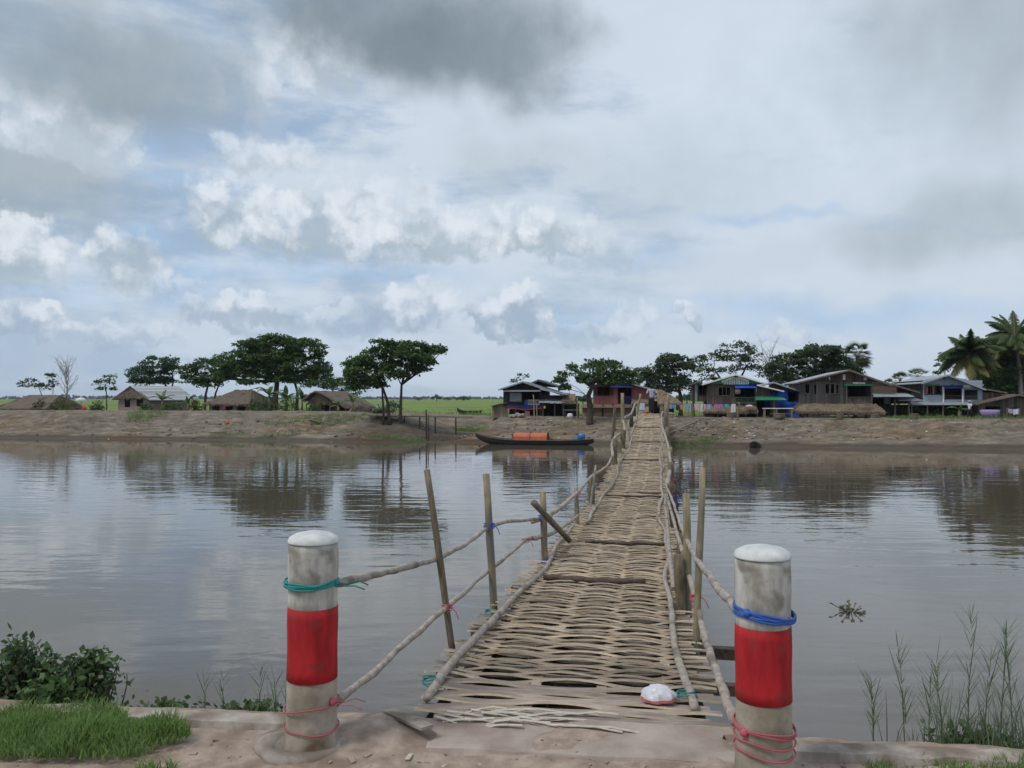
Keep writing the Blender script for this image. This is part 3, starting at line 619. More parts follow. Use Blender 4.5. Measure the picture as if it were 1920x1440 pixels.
def toddy(label, d, px, py, r_px, base_y, nf=34, group=None):
    b = P(px-4, base_y, d); b.z = ground_z(b.x, b.y)-.03; t = P(px, py, d); root = empty('fan_palm', b, label, 'palm tree', group); r = r_px/F*d
    mb = MB(); mb.tube([b, b.lerp(t, .5), t], [.2, .17, .17], 8); mb.build('trunk', M['bark'], root, b)
    bl = []; st_ = MB()
    for i in range(nf):
        az = random.uniform(0, 6.28); e = math.asin(random.uniform(-.75, 1)); dr = Vector((math.cos(az)*math.cos(e), math.sin(az)*math.cos(e), math.sin(e)))
        c = t+dr*r*.5; st_.tube([t, c], .018, 4); x = dr.cross(Vector((0,0,1))).normalized() if abs(dr.z) < .95 else Vector((1,0,0)); tn = random.random()*.5
        for k in range(15):
            a = (k-7)/7*1.5; v = dr*math.cos(a)+x*math.sin(a); w = (x*math.cos(a)-dr*math.sin(a))*.055; e2 = c+v*r*.52+Vector((0,0,-.08*r)); bl.append((c+v*r*.1-w, c+v*r*.1+w, e2, tn))
    V = np.array([q for a in bl for q in (a[0], a[1], a[2])], np.float32); Q = np.arange(len(V)).reshape(-1, 3)
    arr_mesh('crown', V, Q, M['palm'], root, b, np.repeat([a[3] for a in bl], 3)); st_.build('leaf_stalks', M['bamboo_old'], root, b)
toddy('dark fan palm standing behind the big brown house roof', D_T(1608,26), 1608, 668, 34, 770, 46)
toddy('distant fan palm, taller one in the gap between two tin roofs', D_T(1722,60), 1722, 706, 25, 765, 24, 'distant fan palms')
toddy('distant fan palm, lower one touching the brown house roof', D_T(1690,60), 1688, 712, 20, 765, 20, 'distant fan palms')
toddy('distant fan palm, half hidden, left of its two neighbours', D_T(1660,62), 1664, 722, 16, 765, 16, 'distant fan palms')

# banana plants, bushes
def banana(label, px, py, d, h, nl=7, w=.3, group='banana plants by the huts'):
    b = P(px, py, d); b.z = ground_z(b.x, b.y); root = empty('banana_plant', b, label, 'plant', group)
    mb = MB(); mb.tube([b+Vector((0,0,-.05)), b+Vector((.02,0,h*.3)), b+Vector((0,0,h*.55))], [.10,.08,.05], 8); mb.build('stem', M['leaf_grey'] if 0 else M['bamboo'], root, b, smooth=True)
    V, Q, tn = [], [], []
    for i in range(nl):
        az = i*2.4+random.uniform(-.3,.3); up = random.uniform(.6, 1.35); L = h*random.uniform(.55,.8); d3 = Vector((math.cos(az)*math.cos(up), math.sin(az)*math.cos(up), math.sin(up))); p = b+Vector((0,0,h*.5)); n = 8; t0 = random.random(); base = len(V)
        for k in range(n+1):
            sd_ = d3.cross(Vector((0,0,1))).normalized(); ww = w*math.sin(math.pi*min(.97,.08+.9*k/n))*.5
            for q in (-1, 0, 1): V.append(p+sd_*ww*q+Vector((0,0,-.06*abs(q)))+(Vector((random.uniform(-.03,.03),0,random.uniform(-.03,.03))) if q else Vector())); tn.append(t0)
            d3 = (d3+Vector((0,0,-.19))).normalized(); p = p+d3*L/n
        for k in range(n):
            for q in (0, 1): a = base+k*3+q; Q.append((a, a+1, a+4, a+3))
    arr_mesh('leaves', np.array(V), np.array(Q), M['banana'], root, b, tn, smooth=True)
banana('tall banana plant at the foot of the biggest rain tree', 505, 776, D_T(505,13), 2.6, 9, .38)
banana('banana plant at the right side of the biggest tree trunk', 536, 776, D_T(536,13.5), 2.1, 8, .34)
banana('banana plant left of the steep thatched hut', 566, 774, D_T(566,13), 1.9, 7, .3)
banana('small banana plant in front of the steep thatched hut', 634, 778, D_T(634,9.5), .8, 6, .2)
banana('slim banana plant at the right end of the steep hut', 661, 778, D_T(661,10.5), 1.5, 6, .24)
banana('banana plant before the striped tin roof', 304, 774, D_T(304,12.5), 1.7, 7, .3)
banana('young yellowish banana plant between the two left huts', 352, 774, D_T(352,12), 1.2, 6, .26)
banana('banana plant in the garden under the front coconut palm', 1798, 786, D_T(1798,11), 1.1, 6, .26)
banana('banana plant in the undercroft garden of the blue grey house', 1762, 784, D_T(1762,12.5), 1.0, 6, .24)
def bush(name, label, px, py, d, rx, rz, mat, per=160, size=.10, group='bushes round the huts', n=26, cat='bush'):
    b = P(px, py, d); b.z = ground_z(b.x, b.y); root = empty(name, b, label, cat, group); rx, rz = rx/F*d, rz/F*d; pads = []; mb = MB()
    for i in range(n):
        a = random.uniform(0, 6.28); q = math.sqrt(random.random()); z = random.random(); p = b+Vector((math.cos(a)*rx*q*(1-.5*z*z), math.sin(a)*rx*.6*q, rz*z*1.7*(1-.35*q))); pads.append((p, random.uniform(.12,.3)))
        if i % 2 == 0: mb.tube([b+Vector((random.uniform(-.2,.2)*rx,0,0)), (b+p)/2+Vector((0,0,.05)), p], [.014,.01,.006], 4)
    V, Q, tn = pads_to_leaves(pads, per, size, .9); mb.build('stems', M['bark'], root, b); arr_mesh('foliage', V, Q, M[mat], root, b, tn)
for i, (px, t, rx, rz, mt_, lb) in enumerate([
    (505,11.5,24,20,'leaf_mid','green thicket at the foot of the biggest tree, left side'), (540,12,22,16,'leaf_dark','dark thicket at the foot of the biggest tree, right side'), (480,12,14,14,'leaf_mid','bush touching the hipped hut wall'),
    (75,13,18,10,'leaf_yellow','yellow green bush by the far left hut'), (118,13.5,22,14,'leaf_yellow','straggly yellow bush below the bare tree'), (185,13,16,12,'leaf_mid','bush left of the tin roofed hut door'), (100,14.5,34,12,'leaf_grey','dry scrub behind the yellow bushes'),
    (275,12,16,10,'leaf_mid','bush at the right corner of the tin roofed hut front'), (322,12,22,12,'leaf_mid','wide bush under the striped tin roof'), (365,12.5,14,14,'leaf_yellow','yellowish bush left of the hipped hut'),
    (590,10.5,14,8,'leaf_mid','low bush before the steep thatched hut'), (1668,13,12,9,'leaf_dull','bush below the brown house awning'), (1722,12.5,22,12,'leaf_dull','bush under the blue grey house, left part'), (1750,12,20,9,'leaf_mid','low bush under the blue grey house, middle part'),
    (1785,12,16,9,'leaf_mid','bush beside the walker'), (1850,11.5,26,9,'leaf_mid','low hedge right of the walker'), (1890,12,30,16,'leaf_dull','bush at the wall of the far right hut'), (1870,13.5,18,20,'leaf_yellow','tall yellowish bush by the far right hut'),
    (715,9,26,7,'leaf_grey','grey weeds behind the inlet tree'), (1700,12.5,12,12,'leaf_yellow','dry bush between the brown house and the blue grey house'), (735,14,20,14,'leaf_grey','reedy bush behind the forked trunk')]):
    bush('bush', lb, px, 780, D_T(px,t), rx, rz, mt_)

# grass on the bank
def grass(name, spots, mat, h, w, dens, kind='stuff', lean=.35, zfun=ground_z):
    C = []
    for (x0, y0, rx, ry) in spots:
        k = int(dens*rx*ry*4); a = rng.uniform(0, 6.283, k); q = np.sqrt(rng.uniform(0, 1, k)); C.append(np.stack([x0+np.cos(a)*q*rx, y0+np.sin(a)*q*ry], 1))
    C = np.concatenate(C); n = len(C); z = np.array([zfun(x, y) for x, y in C])-.01
    b = np.column_stack([C, z]); az = rng.uniform(0, 6.283, n); hh = h*rng.uniform(.4, 1.3, n)*np.array([.75+.9*mnoise.noise(Vector((x*5, y*5, 1))) for x, y in C])
    u = np.stack([np.cos(az), np.sin(az), np.zeros(n)], 1); ln = np.stack([rng.normal(0, lean, n), rng.normal(0, lean, n), np.zeros(n)], 1)*hh[:,None]
    up = np.zeros((n,3)); up[:,2] = hh
    V = np.stack([b-u*w/2, b+u*w/2, b+up*.55+ln*.4+u*w*.4, b+up*.55+ln*.4-u*w*.4, b+up+ln*1.1+u*.0005, b+up+ln*1.1-u*.0005], 1).reshape(-1, 3)
    i = np.arange(n)[:,None]*6; Q = np.concatenate([i+np.array([[0,1,2,3]]), i+np.array([[3,2,4,5]])])
    return tag(arr_mesh(name, V, Q, M[mat], None, (0,0,0), np.repeat(rng.uniform(0,1,n), 6)), kind=kind)
def spot(px, t, rx, ry):
    p = P(px, 0, dt(px, t)); return (p.x, p.y, rx, ry)
grass('bank_grass', [spot(280,7.6,1.7,.8), spot(262,6.8,1.0,.5), spot(430,2.3,1.5,.3), spot(520,2.2,1.6,.3), spot(735,2.0,1.8,.5), spot(775,1.7,.9,.4), spot(1130,.5,1.0,.3), spot(1290,.5,1.9,.4), spot(1340,.8,.9,.3), spot(900,10,2,1.2), spot(640,7,2,.6), spot(560,6.5,2.5,.7), spot(1215,.6,.6,.3), spot(1800,9.6,5,.8), spot(1700,9.8,2,.6)], 'grass', .22, .03, 130)
rs = np.random.default_rng(3); tufts = []
for i in range(230):
    q = xy(rs.uniform(-46, 34), rs.choice([rs.uniform(2.0, 5.5), rs.uniform(5.0, 7.0)])); tufts.append((q[0], q[1], rs.uniform(.10,.5), rs.uniform(.08,.22)))
grass('bank_weeds', tufts[:120], 'straw', .16, .022, 130, lean=.6); grass('bank_weeds', tufts[120:], 'leaf_grey', .15, .022, 110, lean=.6)
grass('field_edge_grass', [(-9,72,4,2), (-12,75,5,3), (-15,72,5,3), (2,74,8,3), (-2,98,8,2), (-20,74,5,3), (20,76,8,4), (-27,76,6,4)], 'grass', .45, .06, 12)

# far treeline and single trees out on the plain
def far_tree(label, px, d, w, h, cy=None):
    b = P(px, HZ+4, d); b.z = .03; root = empty('distant_tree', b, label, 'tree', 'single trees out on the plain'); mb = MB(); mb.tube([b, b+Vector((0,0,h*.55))], w*.03, 6); mb.build('trunk', M['bark'], root, b)
    pads = []
    for i in range(34):
        a = random.uniform(0,6.28); q = math.sqrt(random.random()); pads.append((b+Vector((math.cos(a)*w/2*q, math.sin(a)*w/2*q, h*(.45+.5*random.random()*(1-.6*q*q)))), w*.10))
    V, Q, tn = pads_to_leaves(pads, 60/(w*.1)**2*.35, w*.045, .7); arr_mesh('crown', V, Q, M['leaf_deep'], root, b, tn)
for lb, px, d, w, h in (('umbrella shaped tree alone on the green plain', 819, 330, 4.2, 3.4), ('tiny low tree right of the umbrella shaped tree on the plain', 838, 420, 4, 2.4), ('pair of lumpy far trees left of the dark stilt house', 868, 420, 7, 2.8), ('tiny far tree beyond the lone forked tree', 785, 420, 3.4, 2.2), ('rounded far tree seen right of the dark stilt house', 1093, 170, 3.6, 2.5), ('rounded far tree seen left of the green gabled house', 1288, 210, 5.5, 3.2)):
    far_tree(lb, px, d, w, h)
pads = []
for px in np.arange(-200, 2200, 3.0):
    d = random.uniform(1250, 1500); hh = 3.2+3*abs(fbm(px*.012, 1, 0))+(4.5 if px < 420 else 0)*abs(fbm(px*.006, 4, 0)+.25)
    for k in range(3):
        p = P(px+random.uniform(-2,2), HZ, d); p.z = random.uniform(.3, hh); pads.append((p, random.uniform(1.2, 2.4)))
V, Q, tn = pads_to_leaves(pads, 10, .9, .9)
tag(arr_mesh('far_treeline', V, Q, M['leaf_deep'], None, (0,0,0), tn), kind='stuff')

# ------------------------------------------------------------------ thatch
def thatch_faces(faces, parent, name='roof', mat='thatch', strands=170, nu=10, nv=6, amp=.05, eave=.22, thick=.10):
    """faces: quads (eave a, eave b, ridge b, ridge a) in the parent's local frame"""
    mb = MB(); V, Q, tn = [], [], []
    for f in faces:
        a, b, c, d = [Vector(p) for p in f]; n = (b-a).cross(d-a)
        n = n.normalized() if n.length > 1e-6 else (b-a).cross(c-a).normalized()
        if n.z < 0: n = -n
        g = []
        for j in range(nv+1):
            row = []
            for i in range(nu+1):
                p = a.lerp(b, i/nu).lerp(d.lerp(c, i/nu), j/nv)
                row.append(p+n*(random.uniform(-.5,1)*amp+math.sin(math.pi*j/nv)*.04)+(Vector((0,0,random.uniform(-.07,.03))) if j == 0 else Vector()))
            g.append(row)
        for j in range(nv):
            for i in range(nu):
                mb.face((g[j][i], g[j][i+1], g[j+1][i+1], g[j+1][i]))
        lo = [[p-n*thick for p in r] for r in g]
        for j in range(nv):
            for i in range(nu): mb.face((lo[j][i], lo[j+1][i], lo[j+1][i+1], lo[j][i+1]))
        for i in range(nu): mb.face((g[0][i], lo[0][i], lo[0][i+1], g[0][i+1]))
        for k in (0, nu):
            for j in range(nv): mb.face((g[j][k], g[j+1][k], lo[j+1][k], lo[j][k]))
        L = (d-a).length
        for k in range(strands):
            u, v = random.random(), random.random()**1.3
            p = a.lerp(b, u).lerp(d.lerp(c, u), v)+n*(amp+.03); sl = (a.lerp(b, u)-d.lerp(c, u)); sl = sl.normalized() if sl.length > 1e-6 else Vector((0,0,-1))
            e = p+sl*random.uniform(.15,.4)+n*random.uniform(-.03,.03); w = (b-a).normalized()*random.uniform(.012,.03)
            V += [p-w, p+w, e]; tn += [random.random()]*3
        for k in range(int(strands*.8)):
            u = random.random(); p = a.lerp(b, u)+n*random.uniform(-.08, amp); w = (b-a).normalized()*random.uniform(.015,.04)
            V += [p-w, p+w, p+(a-d).normalized()*random.uniform(.04,.12)+Vector((random.uniform(-.05,.05),0,-random.uniform(.3,1)*eave))]; tn += [random.random()*.8]*3
    r = mb.build(name, M[mat], parent)
    arr_mesh('straw_fringe', np.array(V), np.arange(len(V)).reshape(-1,3), M['straw'], r, (0,0,0), tn)
    return r

# ------------------------------------------------------------------ houses (local frame: u along the canal, v away from it, z up)
class House:
    def __init__(s, name, label, px0, yb, t, cat='house', rz=-PHI, group=None):
        s.d = D_T(px0, t); s.px0, s.yb = px0, yb; s.k = s.d/F
        s.base = P(px0, yb, s.d); s.root = empty(name, s.base, label, cat, group, rz)
    def u(s, px): return (px-s.px0)*s.k
    def z(s, py): return (s.yb-py)*s.k
    def part(s, name, mb, mat, parent=None, smooth=False):
        return mb.build(name, M[mat], parent or s.root, smooth=smooth)
    def wall(s, mb, x0, x1, yt, yb, v, th=.06, holes=()):
        us = sorted({x0, x1, *[q for h in holes for q in h[:2]]}); ys = sorted({yt, yb, *[q for h in holes for q in h[2:]]})
        for i in range(len(us)-1):
            for j in range(len(ys)-1):
                cx, cy = (us[i]+us[i+1])/2, (ys[j]+ys[j+1])/2
                if any(h[0] < cx < h[1] and h[2] < cy < h[3] for h in holes): continue
                mb.box((s.u(us[i]), v, s.z(ys[j+1])), (s.u(us[i+1]), v+th, s.z(ys[j])))
    def shell(s, name, x0, x1, yt, yb, v, depth, mat, holes=(), floor=True):
        mb = MB(); s.wall(mb, x0, x1, yt, yb, v, .06, holes); a, b = s.u(x0), s.u(x1); z0, z1 = s.z(yb), s.z(yt)
        mb.box((a, v+.06, z0), (a+.05, v+depth, z1)); mb.box((b-.05, v+.06, z0), (b, v+depth, z1)); mb.box((a+.05, v+depth-.05, z0), (b-.05, v+depth, z1))
        w = s.part(name, mb, mat)
        if floor:
            f = MB(); f.box((a+.06, v+.07, z0+.01), (b-.06, v+depth-.06, z0+.07)); f.box((a+.06, v+.07, z1-.05), (b-.06, v+depth-.06, z1-.01)); s.part('floor', f, 'wood_dark')
        return w
    def roof(s, L, A, Rr, v0, v1, mat='tin', th=.05, name='roof', edge='paint_white', edges=True):
        mb = MB(); q = [(s.u(x), s.z(y)) for x, y in (L, A, Rr)]
        mb.prism([(q[0][0],q[0][1]), (q[1][0],q[1][1]), (q[2][0],q[2][1]), (q[2][0],q[2][1]-th), (q[1][0],q[1][1]-th*1.2), (q[0][0],q[0][1]-th)][::-1], v0, v1)
        r = s.part(name, mb, mat)
        if edges:
            for a, b in ((q[0], q[1]), (q[1], q[2])):
                e = MB(); e.beam((a[0], v0-.015, a[1]-.05), (b[0], v0-.015, b[1]-.05), .028, .10); s.part('bargeboard', e, edge, r)
        return r
    def slab(s, a, b, v0, v1, mat, th=.05, name='roof', edge=None, dz=0):
        mb = MB(); ua, za, ub, zb = s.u(a[0]), s.z(a[1]), s.u(b[0]), s.z(b[1])
        mb.prism([(ua,za-th),(ub,zb-th),(ub,zb),(ua,za)], v0, v1); r = s.part(name, mb, mat)
        if edge:
            e = MB(); e.beam((ua, v0-.015, za-.03), (ub, v0-.015, zb-.03), .028, .08); s.part('bargeboard', e, edge, r)
        return r
    def gable(s, L, A, Rr, v, mat, th=.06, name='gable'):
        mb = MB(); mb.prism([(s.u(x), s.z(y)) for x, y in (L, Rr, A)], v, v+th); return s.part(name, mb, mat)
    def awning(s, x0, x1, yh, yl, vb, vf, mat, th=.03, name='awning', skew=0):
        mb = MB(); a, b, zh, zl = s.u(x0), s.u(x1), s.z(yh), s.z(yl); c, d = a-skew*.2, b+skew
        pts = [(a,vb,zh),(b,vb,zh),(d,vf,zl),(c,vf,zl)]; i = mb.vs(pts+[(x,y,z-th) for x,y,z in pts])
        for q in ((0,3,2,1),(4,5,6,7),(0,1,5,4),(1,2,6,5),(2,3,7,6),(3,0,4,7)): mb.f.append(tuple(i+k for k in q)); mb.m.append(0)
        return s.part(name, mb, mat)
    def window(s, h, v, bars=2, mat='wood', th=.05, shutters=None):
        x0, x1, yt, yb = h; mb = MB(); a, b, z0, z1 = s.u(x0), s.u(x1), s.z(yb), s.z(yt); w = .05
        mb.box((a-w, v-.035, z0-w), (b+w, v-.003, z0)); mb.box((a-w, v-.035, z1), (b+w, v-.003, z1+w)); mb.box((a-w, v-.035, z0), (a, v-.003, z1)); mb.box((b, v-.035, z0), (b+w, v-.003, z1))
        for i in range(bars): c = a+(b-a)*(i+1)/(bars+1); mb.box((c-.02, v-.02, z0), (c+.02, v+.02, z1))
        wn = s.part('window', mb, mat)
        if shutters:
            q = MB(); ww = (b-a)*.28
            q.box((a-w-ww, v-.06, z0), (a-w-.01, v-.038, z1)); q.box((b+w+.01, v-.06, z0), (b+w+ww, v-.038, z1)); s.part('shutter', q, shutters, wn)
        return wn
    def posts(s, pxs, yt, yb, v, r=.05, mat='wood', name='stilt'):
        for px in pxs:
            mb = MB(); mb.tube([(s.u(px), v, s.z(yb)-.15), (s.u(px), v, s.z(yt))], r, 6); s.part(name, mb, mat)
    def box(s, name, x0, x1, yt, yb, v0, v1, mat, parent=None):
        mb = MB(); mb.box((s.u(x0), v0, s.z(yb)), (s.u(x1), v1, s.z(yt))); return s.part(name, mb, mat, parent)
    def rail(s, x0, x1, yt, yb, v, n, mat, name='balcony_rail', w=.04):
        mb = MB(); a, b, z0, z1 = s.u(x0), s.u(x1), s.z(yb), s.z(yt)
        mb.box((a, v, z1-w), (b, v+.05, z1)); mb.box((a, v, z0), (b, v+.05, z0+w))
        for i in range(n+1): c = a+(b-a-.03)*i/n; mb.box((c, v+.012, z0+w), (c+.03, v+.04, z1-w))
        return s.part(name, mb, mat)

# dark stilt house left of the bridge
h = House('stilt_house', 'dark timber stilt house with pale window screen and a red hemmed blue band', 985, 783, 11.5, group='timber houses along the bank')
h.shell('wall', 943, 1017, 730, 761, 0, 4.5, 'plank_dark', [(955,978,736,753), (981,1012,736,759)])
h.gable((943,730), (982,716.5), (1030,730), .0, 'plank_dark')
h.roof((936,730), (982,715), (1058,740), -.55, 4.9, 'tin_dark', edge='tin')
mb = MB(); mb.prism([(h.u(x), h.z(y)) for x, y in ((975,719),(998,709.5),(1045,725),(1045,727),(998,713),(975,722))][::-1], 3.2, 7.5); h.part('roof', mb, 'tin_dark')
h.gable((978,722), (998,711.5), (1040,726), 3.6, 'plank_dark', name='wall')
h.slab((1015,729), (1066,739.5), -.75, 4.0, 'tin_dark', edge='tin')
h.shell('wall', 1017.4, 1059, 741, 752, .05, 4.0, 'plank_dark', floor=False)
h.awning(947, 1016, 730.5, 733.5, -.05, -.75, 'tin', name='awning')
h.awning(1014, 1057, 748.5, 754.5, -.0, -.85, 'tin', skew=.2)
h.box('window_screen', 955.2, 977.8, 736.2, 752.8, .015, .035, 'screen'); h.window((955,978,736,753), 0, 0, 'wood_dark')
h.rail(990, 1011.8, 749.5, 759, -.01, 9, 'paint_white')
h.box('blue_panel', 984, 989.5, 749, 759.5, .07, .12, 'blue_tarp')
n = 14; mb = MB(); mr = MB()                                         # sagging blue valance with a red hem
for i in range(n):
    a, b = h.u(951+i*66/n), h.u(951+(i+1)*66/n); sag = lambda q: .05*math.sin(q*9)+.08*(q/n > .5)*0-.10*(q/n)**2
    za, zb = h.z(766.2)+sag(i/n), h.z(766.2)+sag((i+1)/n)
    mb.face([(a,-.05,za),(b,-.05,zb),(b,-.03,h.z(760)),(a,-.03,h.z(760))]); mr.face([(a,-.055,za-.075),(b,-.055,zb-.075),(b,-.052,zb+.01),(a,-.052,za+.01)])
v_ = h.part('cloth_valance', mb, 'navy_tarp'); h.part('red_hem', mr, 'red_cloth', v_)
h.shell('undercroft_wall', 951, 1016.5, 767, 783, .7, 3.5, 'plank_red', [(970,1008,768.5,783)], floor=False)
h.posts((949,966,984,1001,1018,1040,1056), 752, 784, .12, .06, 'wood'); h.posts((1080,), 742, 785, .3, .05, 'wood_dark')
h.shell('undercroft_wall', 1019, 1078, 757, 783, 1.2, 2.4, 'plank_dark', [(1022,1048,757.5,782.8)], floor=False)
mb = MB(); mb.prism([(h.u(x), h.z(y)) for x, y in ((920.5,784),(950,784),(950,755.5),(920.5,761))], .2, .26); mb.prism([(h.u(x), h.z(y)) for x, y in ((920.5,784),(921.5,784),(921.5,761),(920.5,761))], .26, 2.6); h.part('lean_to_wall', mb, 'plank_weather')
h.slab((918,761), (950.5,754.2), -.1, 2.8, 'tin_rust', .04, 'lean_to_roof')
thatch_faces([[(h.u(1055),-.7,h.z(753)), (h.u(1080),-.7,h.z(752)), (h.u(1078),.4,h.z(739)), (h.u(1058),.4,h.z(737))]], h.root, 'thatch_awning', 'thatch_new', 90, 6, 4)

# pink house
h = House('stilt_house', 'pink plank stilt house behind the leaning tree, left of the person', 1150, 781, 11, group='timber houses along the bank')
h.shell('wall', 1112, 1185, 722, 758, 0, 5, 'plank_pink', [(1121,1142,726,741), (1158.5,1184,727,757)])
h.gable((1112,722), (1152,710), (1217,731), -.0, 'plank_pink')
h.roof((1102,726), (1152,709), (1222,729.5), -.5, 5.4, 'tin', edge='tin')
h.shell('wall', 1185.4, 1217, 728.5, 752, .04, 4.5, 'plank_pink', floor=False)
h.window((1121,1142,726,741), 0, 1, 'wood_dark', shutters='plank_red')
h.box('door_curtain', 1171, 1183, 742, 756.5, .2, .22, 'navy_tarp'); h.rail(1158.7, 1171, 743, 757, .02, 6, 'wood_dark')
h.awning(1146, 1186, 720, 726, -.02, -.6, 'navy_tarp', name='tarp_awning')
h.shell('undercroft_wall', 1092, 1188, 758.5, 782, -.3, 3, 'plank_tan', [(1128,1131,766,781)], floor=False)
h.awning(1090, 1190, 760.5, 764, -.2, -.75, 'tin_rust', name='ledge_roof')
h.posts((1112,1131,1150,1170,1187), 758, 783, -.36, .045, 'wood_dark'); h.posts((1217,1238), 752, 783, .3, .05, 'wood')
thatch_faces([[(h.u(1184),-.8,h.z(757)), (h.u(1222),-.8,h.z(758)), (h.u(1222),.1,h.z(748)), (h.u(1184),.1,h.z(746))]], h.root, 'thatch_awning', 'thatch_new', 150)
thatch_faces([[(h.u(1232),-.6,h.z(757)), (h.u(1277),-.6,h.z(757)), (h.u(1238),1.2,h.z(731)), (h.u(1226),1.2,h.z(731))],
              [(h.u(1277),-.6,h.z(757)), (h.u(1277),2.6,h.z(757)), (h.u(1238),2.4,h.z(731)), (h.u(1238),1.2,h.z(731))]], h.root, 'thatch_lean_to', 'thatch_new', 150)
h.shell('wall', 1219, 1262, 752, 782, .6, 2.5, 'plank_dark', [(1222,1248,758,782)], floor=False)

# green gabled house
h = House('stilt_house', 'brown stilt house with green and white slatted gable', 1372, 780, 11, group='timber houses along the bank')
h.shell('wall', 1328, 1417, 719, 758, 0, 5, 'plank_brown', [(1348,1369,726,741.5), (1378,1413.5,727.5,755)])
h.gable((1322,720), (1378,703), (1428,719), -.25, 'paint_green', .05)
h.roof((1317,720), (1378,701.5), (1432,718.5), -.5, 5.3, 'tin', edge='paint_white')
gs = MB()                                                            # white slats fanned across the gable
for i in range(15):
    x = 1357+i*3.1; top = 711.2-(3.6 if 1372 < x < 1386 else 0)+abs(x-1378.5)*.05
    gs.box((h.u(x), -.29, h.z(721)), (h.u(x+1.5), -.255, h.z(top)))
h.part('gable_slats', gs, 'paint_white')
for a, b in (((1353,716),(1375,707.5)), ((1382,707.5),(1402,715))):
    e = MB(); e.beam((h.u(a[0]),-.31,h.z(a[1])), (h.u(b[0]),-.31,h.z(b[1])), .03, .12); h.part('gable_board', e, 'paint_white')
h.window((1348,1369,726,741.5), 0, 2, 'wood', shutters='plank_brown')
h.awning(1377, 1416, 720.5, 727, -.03, -.45, 'blue_tarp', name='tarp_awning')
h.rail(1378, 1413.5, 744.5, 755, -.02, 3, 'paint_green'); h.box('balcony_panel', 1378.2, 1413.3, 746, 755, .03, .05, 'wood_dark')
mb = MB(); mb.lathe([(.02,-.24),(.16,-.2),(.2,-.05),(.17,.12),(.06,.2),(.02,.28)], (h.u(1382.5), -.2, h.z(733)), 10); h.part('hanging_basket', mb, 'thatch_new')
h.shell('wall', 1303, 1327.6, 719, 753, 1.2, 4, 'plank_brown', [(1314,1327,723,740)]); h.window((1314,1327,723,740), 1.2, 1, 'wood_dark')
h.box('corner_board', 1306, 1311, 720, 753, 1.12, 1.19, 'plank_green'); h.box('corner_board', 1301.5, 1304.5, 718, 762, 1.1, 1.19, 'wood_dark')
h.roof((1296,719.5), (1340,704), (1385,718), .9, 7, 'tin_dark', edge='wood')
h.slab((1416,721.5), (1464,733.5), -.5, 4.5, 'tin', edge='paint_white'); h.shell('wall', 1417.5, 1441, 734, 748, .02, 4, 'plank_red', floor=False)
mb = MB(); mb.prism([(h.u(1417.5),h.z(734)),(h.u(1441),h.z(734)),(h.u(1441),h.z(729)),(h.u(1417.5),h.z(723))], .02, .08); h.part('gable', mb, 'plank_red')
h.awning(1414, 1458, 742.5, 749.5, -.05, -.95, 'paint_green', skew=.35)
h.shell('undercroft_wall', 1417, 1454, 750, 782, .4, 3.5, 'plank_brown', [(1418.5,1443,751,782)], floor=False)
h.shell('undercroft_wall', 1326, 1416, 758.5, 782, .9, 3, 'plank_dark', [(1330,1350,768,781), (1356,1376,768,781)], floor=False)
thatch_faces([[(h.u(1318),-.9,h.z(771.5)), (h.u(1417),-.9,h.z(772)), (h.u(1416),.2,h.z(760)), (h.u(1322),.2,h.z(760))]], h.root, 'thatch_lean_to', 'thatch_new', 260, 14, 6, .06, .10, .12)
h.posts((1320,1345,1370,1395,1415), 771, 784, -.75, .045, 'wood'); h.posts((1305,1325), 753, 782, 1.3, .05, 'wood_dark'); h.posts((1446,), 749, 784, -.6, .045, 'wood')

# blue tarpaulin house
h = House('stilt_house', 'house walled with bright blue tarpaulin, left of the big brown house', 1470, 780, 13, group='timber houses along the bank')
h.shell('wall', 1436, 1503, 731, 780, 0, 4, 'plank_red', [(1477.5,1502,735,753)])
h.gable((1436,731), (1450,718), (1503,735.5), 0, 'plank_red')
h.roof((1426,723), (1450,716), (1509,737), -.45, 4.4, 'tin', edge='tin')
mb = MB()
for i in range(10):
    for j in range(6):
        f = lambda a, b: (h.u(1436+a*41/10), -.07-.05*math.sin(a*1.7+b)-.03*math.cos(b*2.1+a*.6), h.z(762-b*30/6*(1 if a > 1 else .75)))
        mb.face([f(i,j), f(i+1,j), f(i+1,j+1), f(i,j+1)])
h.part('tarp_sheet', mb, 'blue_tarp', smooth=True)
mb = MB()
for i in range(10):
    for j in range(6):
        f = lambda a, b: (h.u(1474+a*29/10), -.16-.06*math.sin(a*1.3+b*.8)-.03*math.cos(b*2.3), h.z(781-b*27.5/6))
        mb.face([f(i,j), f(i+1,j), f(i+1,j+1), f(i,j+1)])
h.part('tarp_sheet', mb, 'blue_tarp', smooth=True)

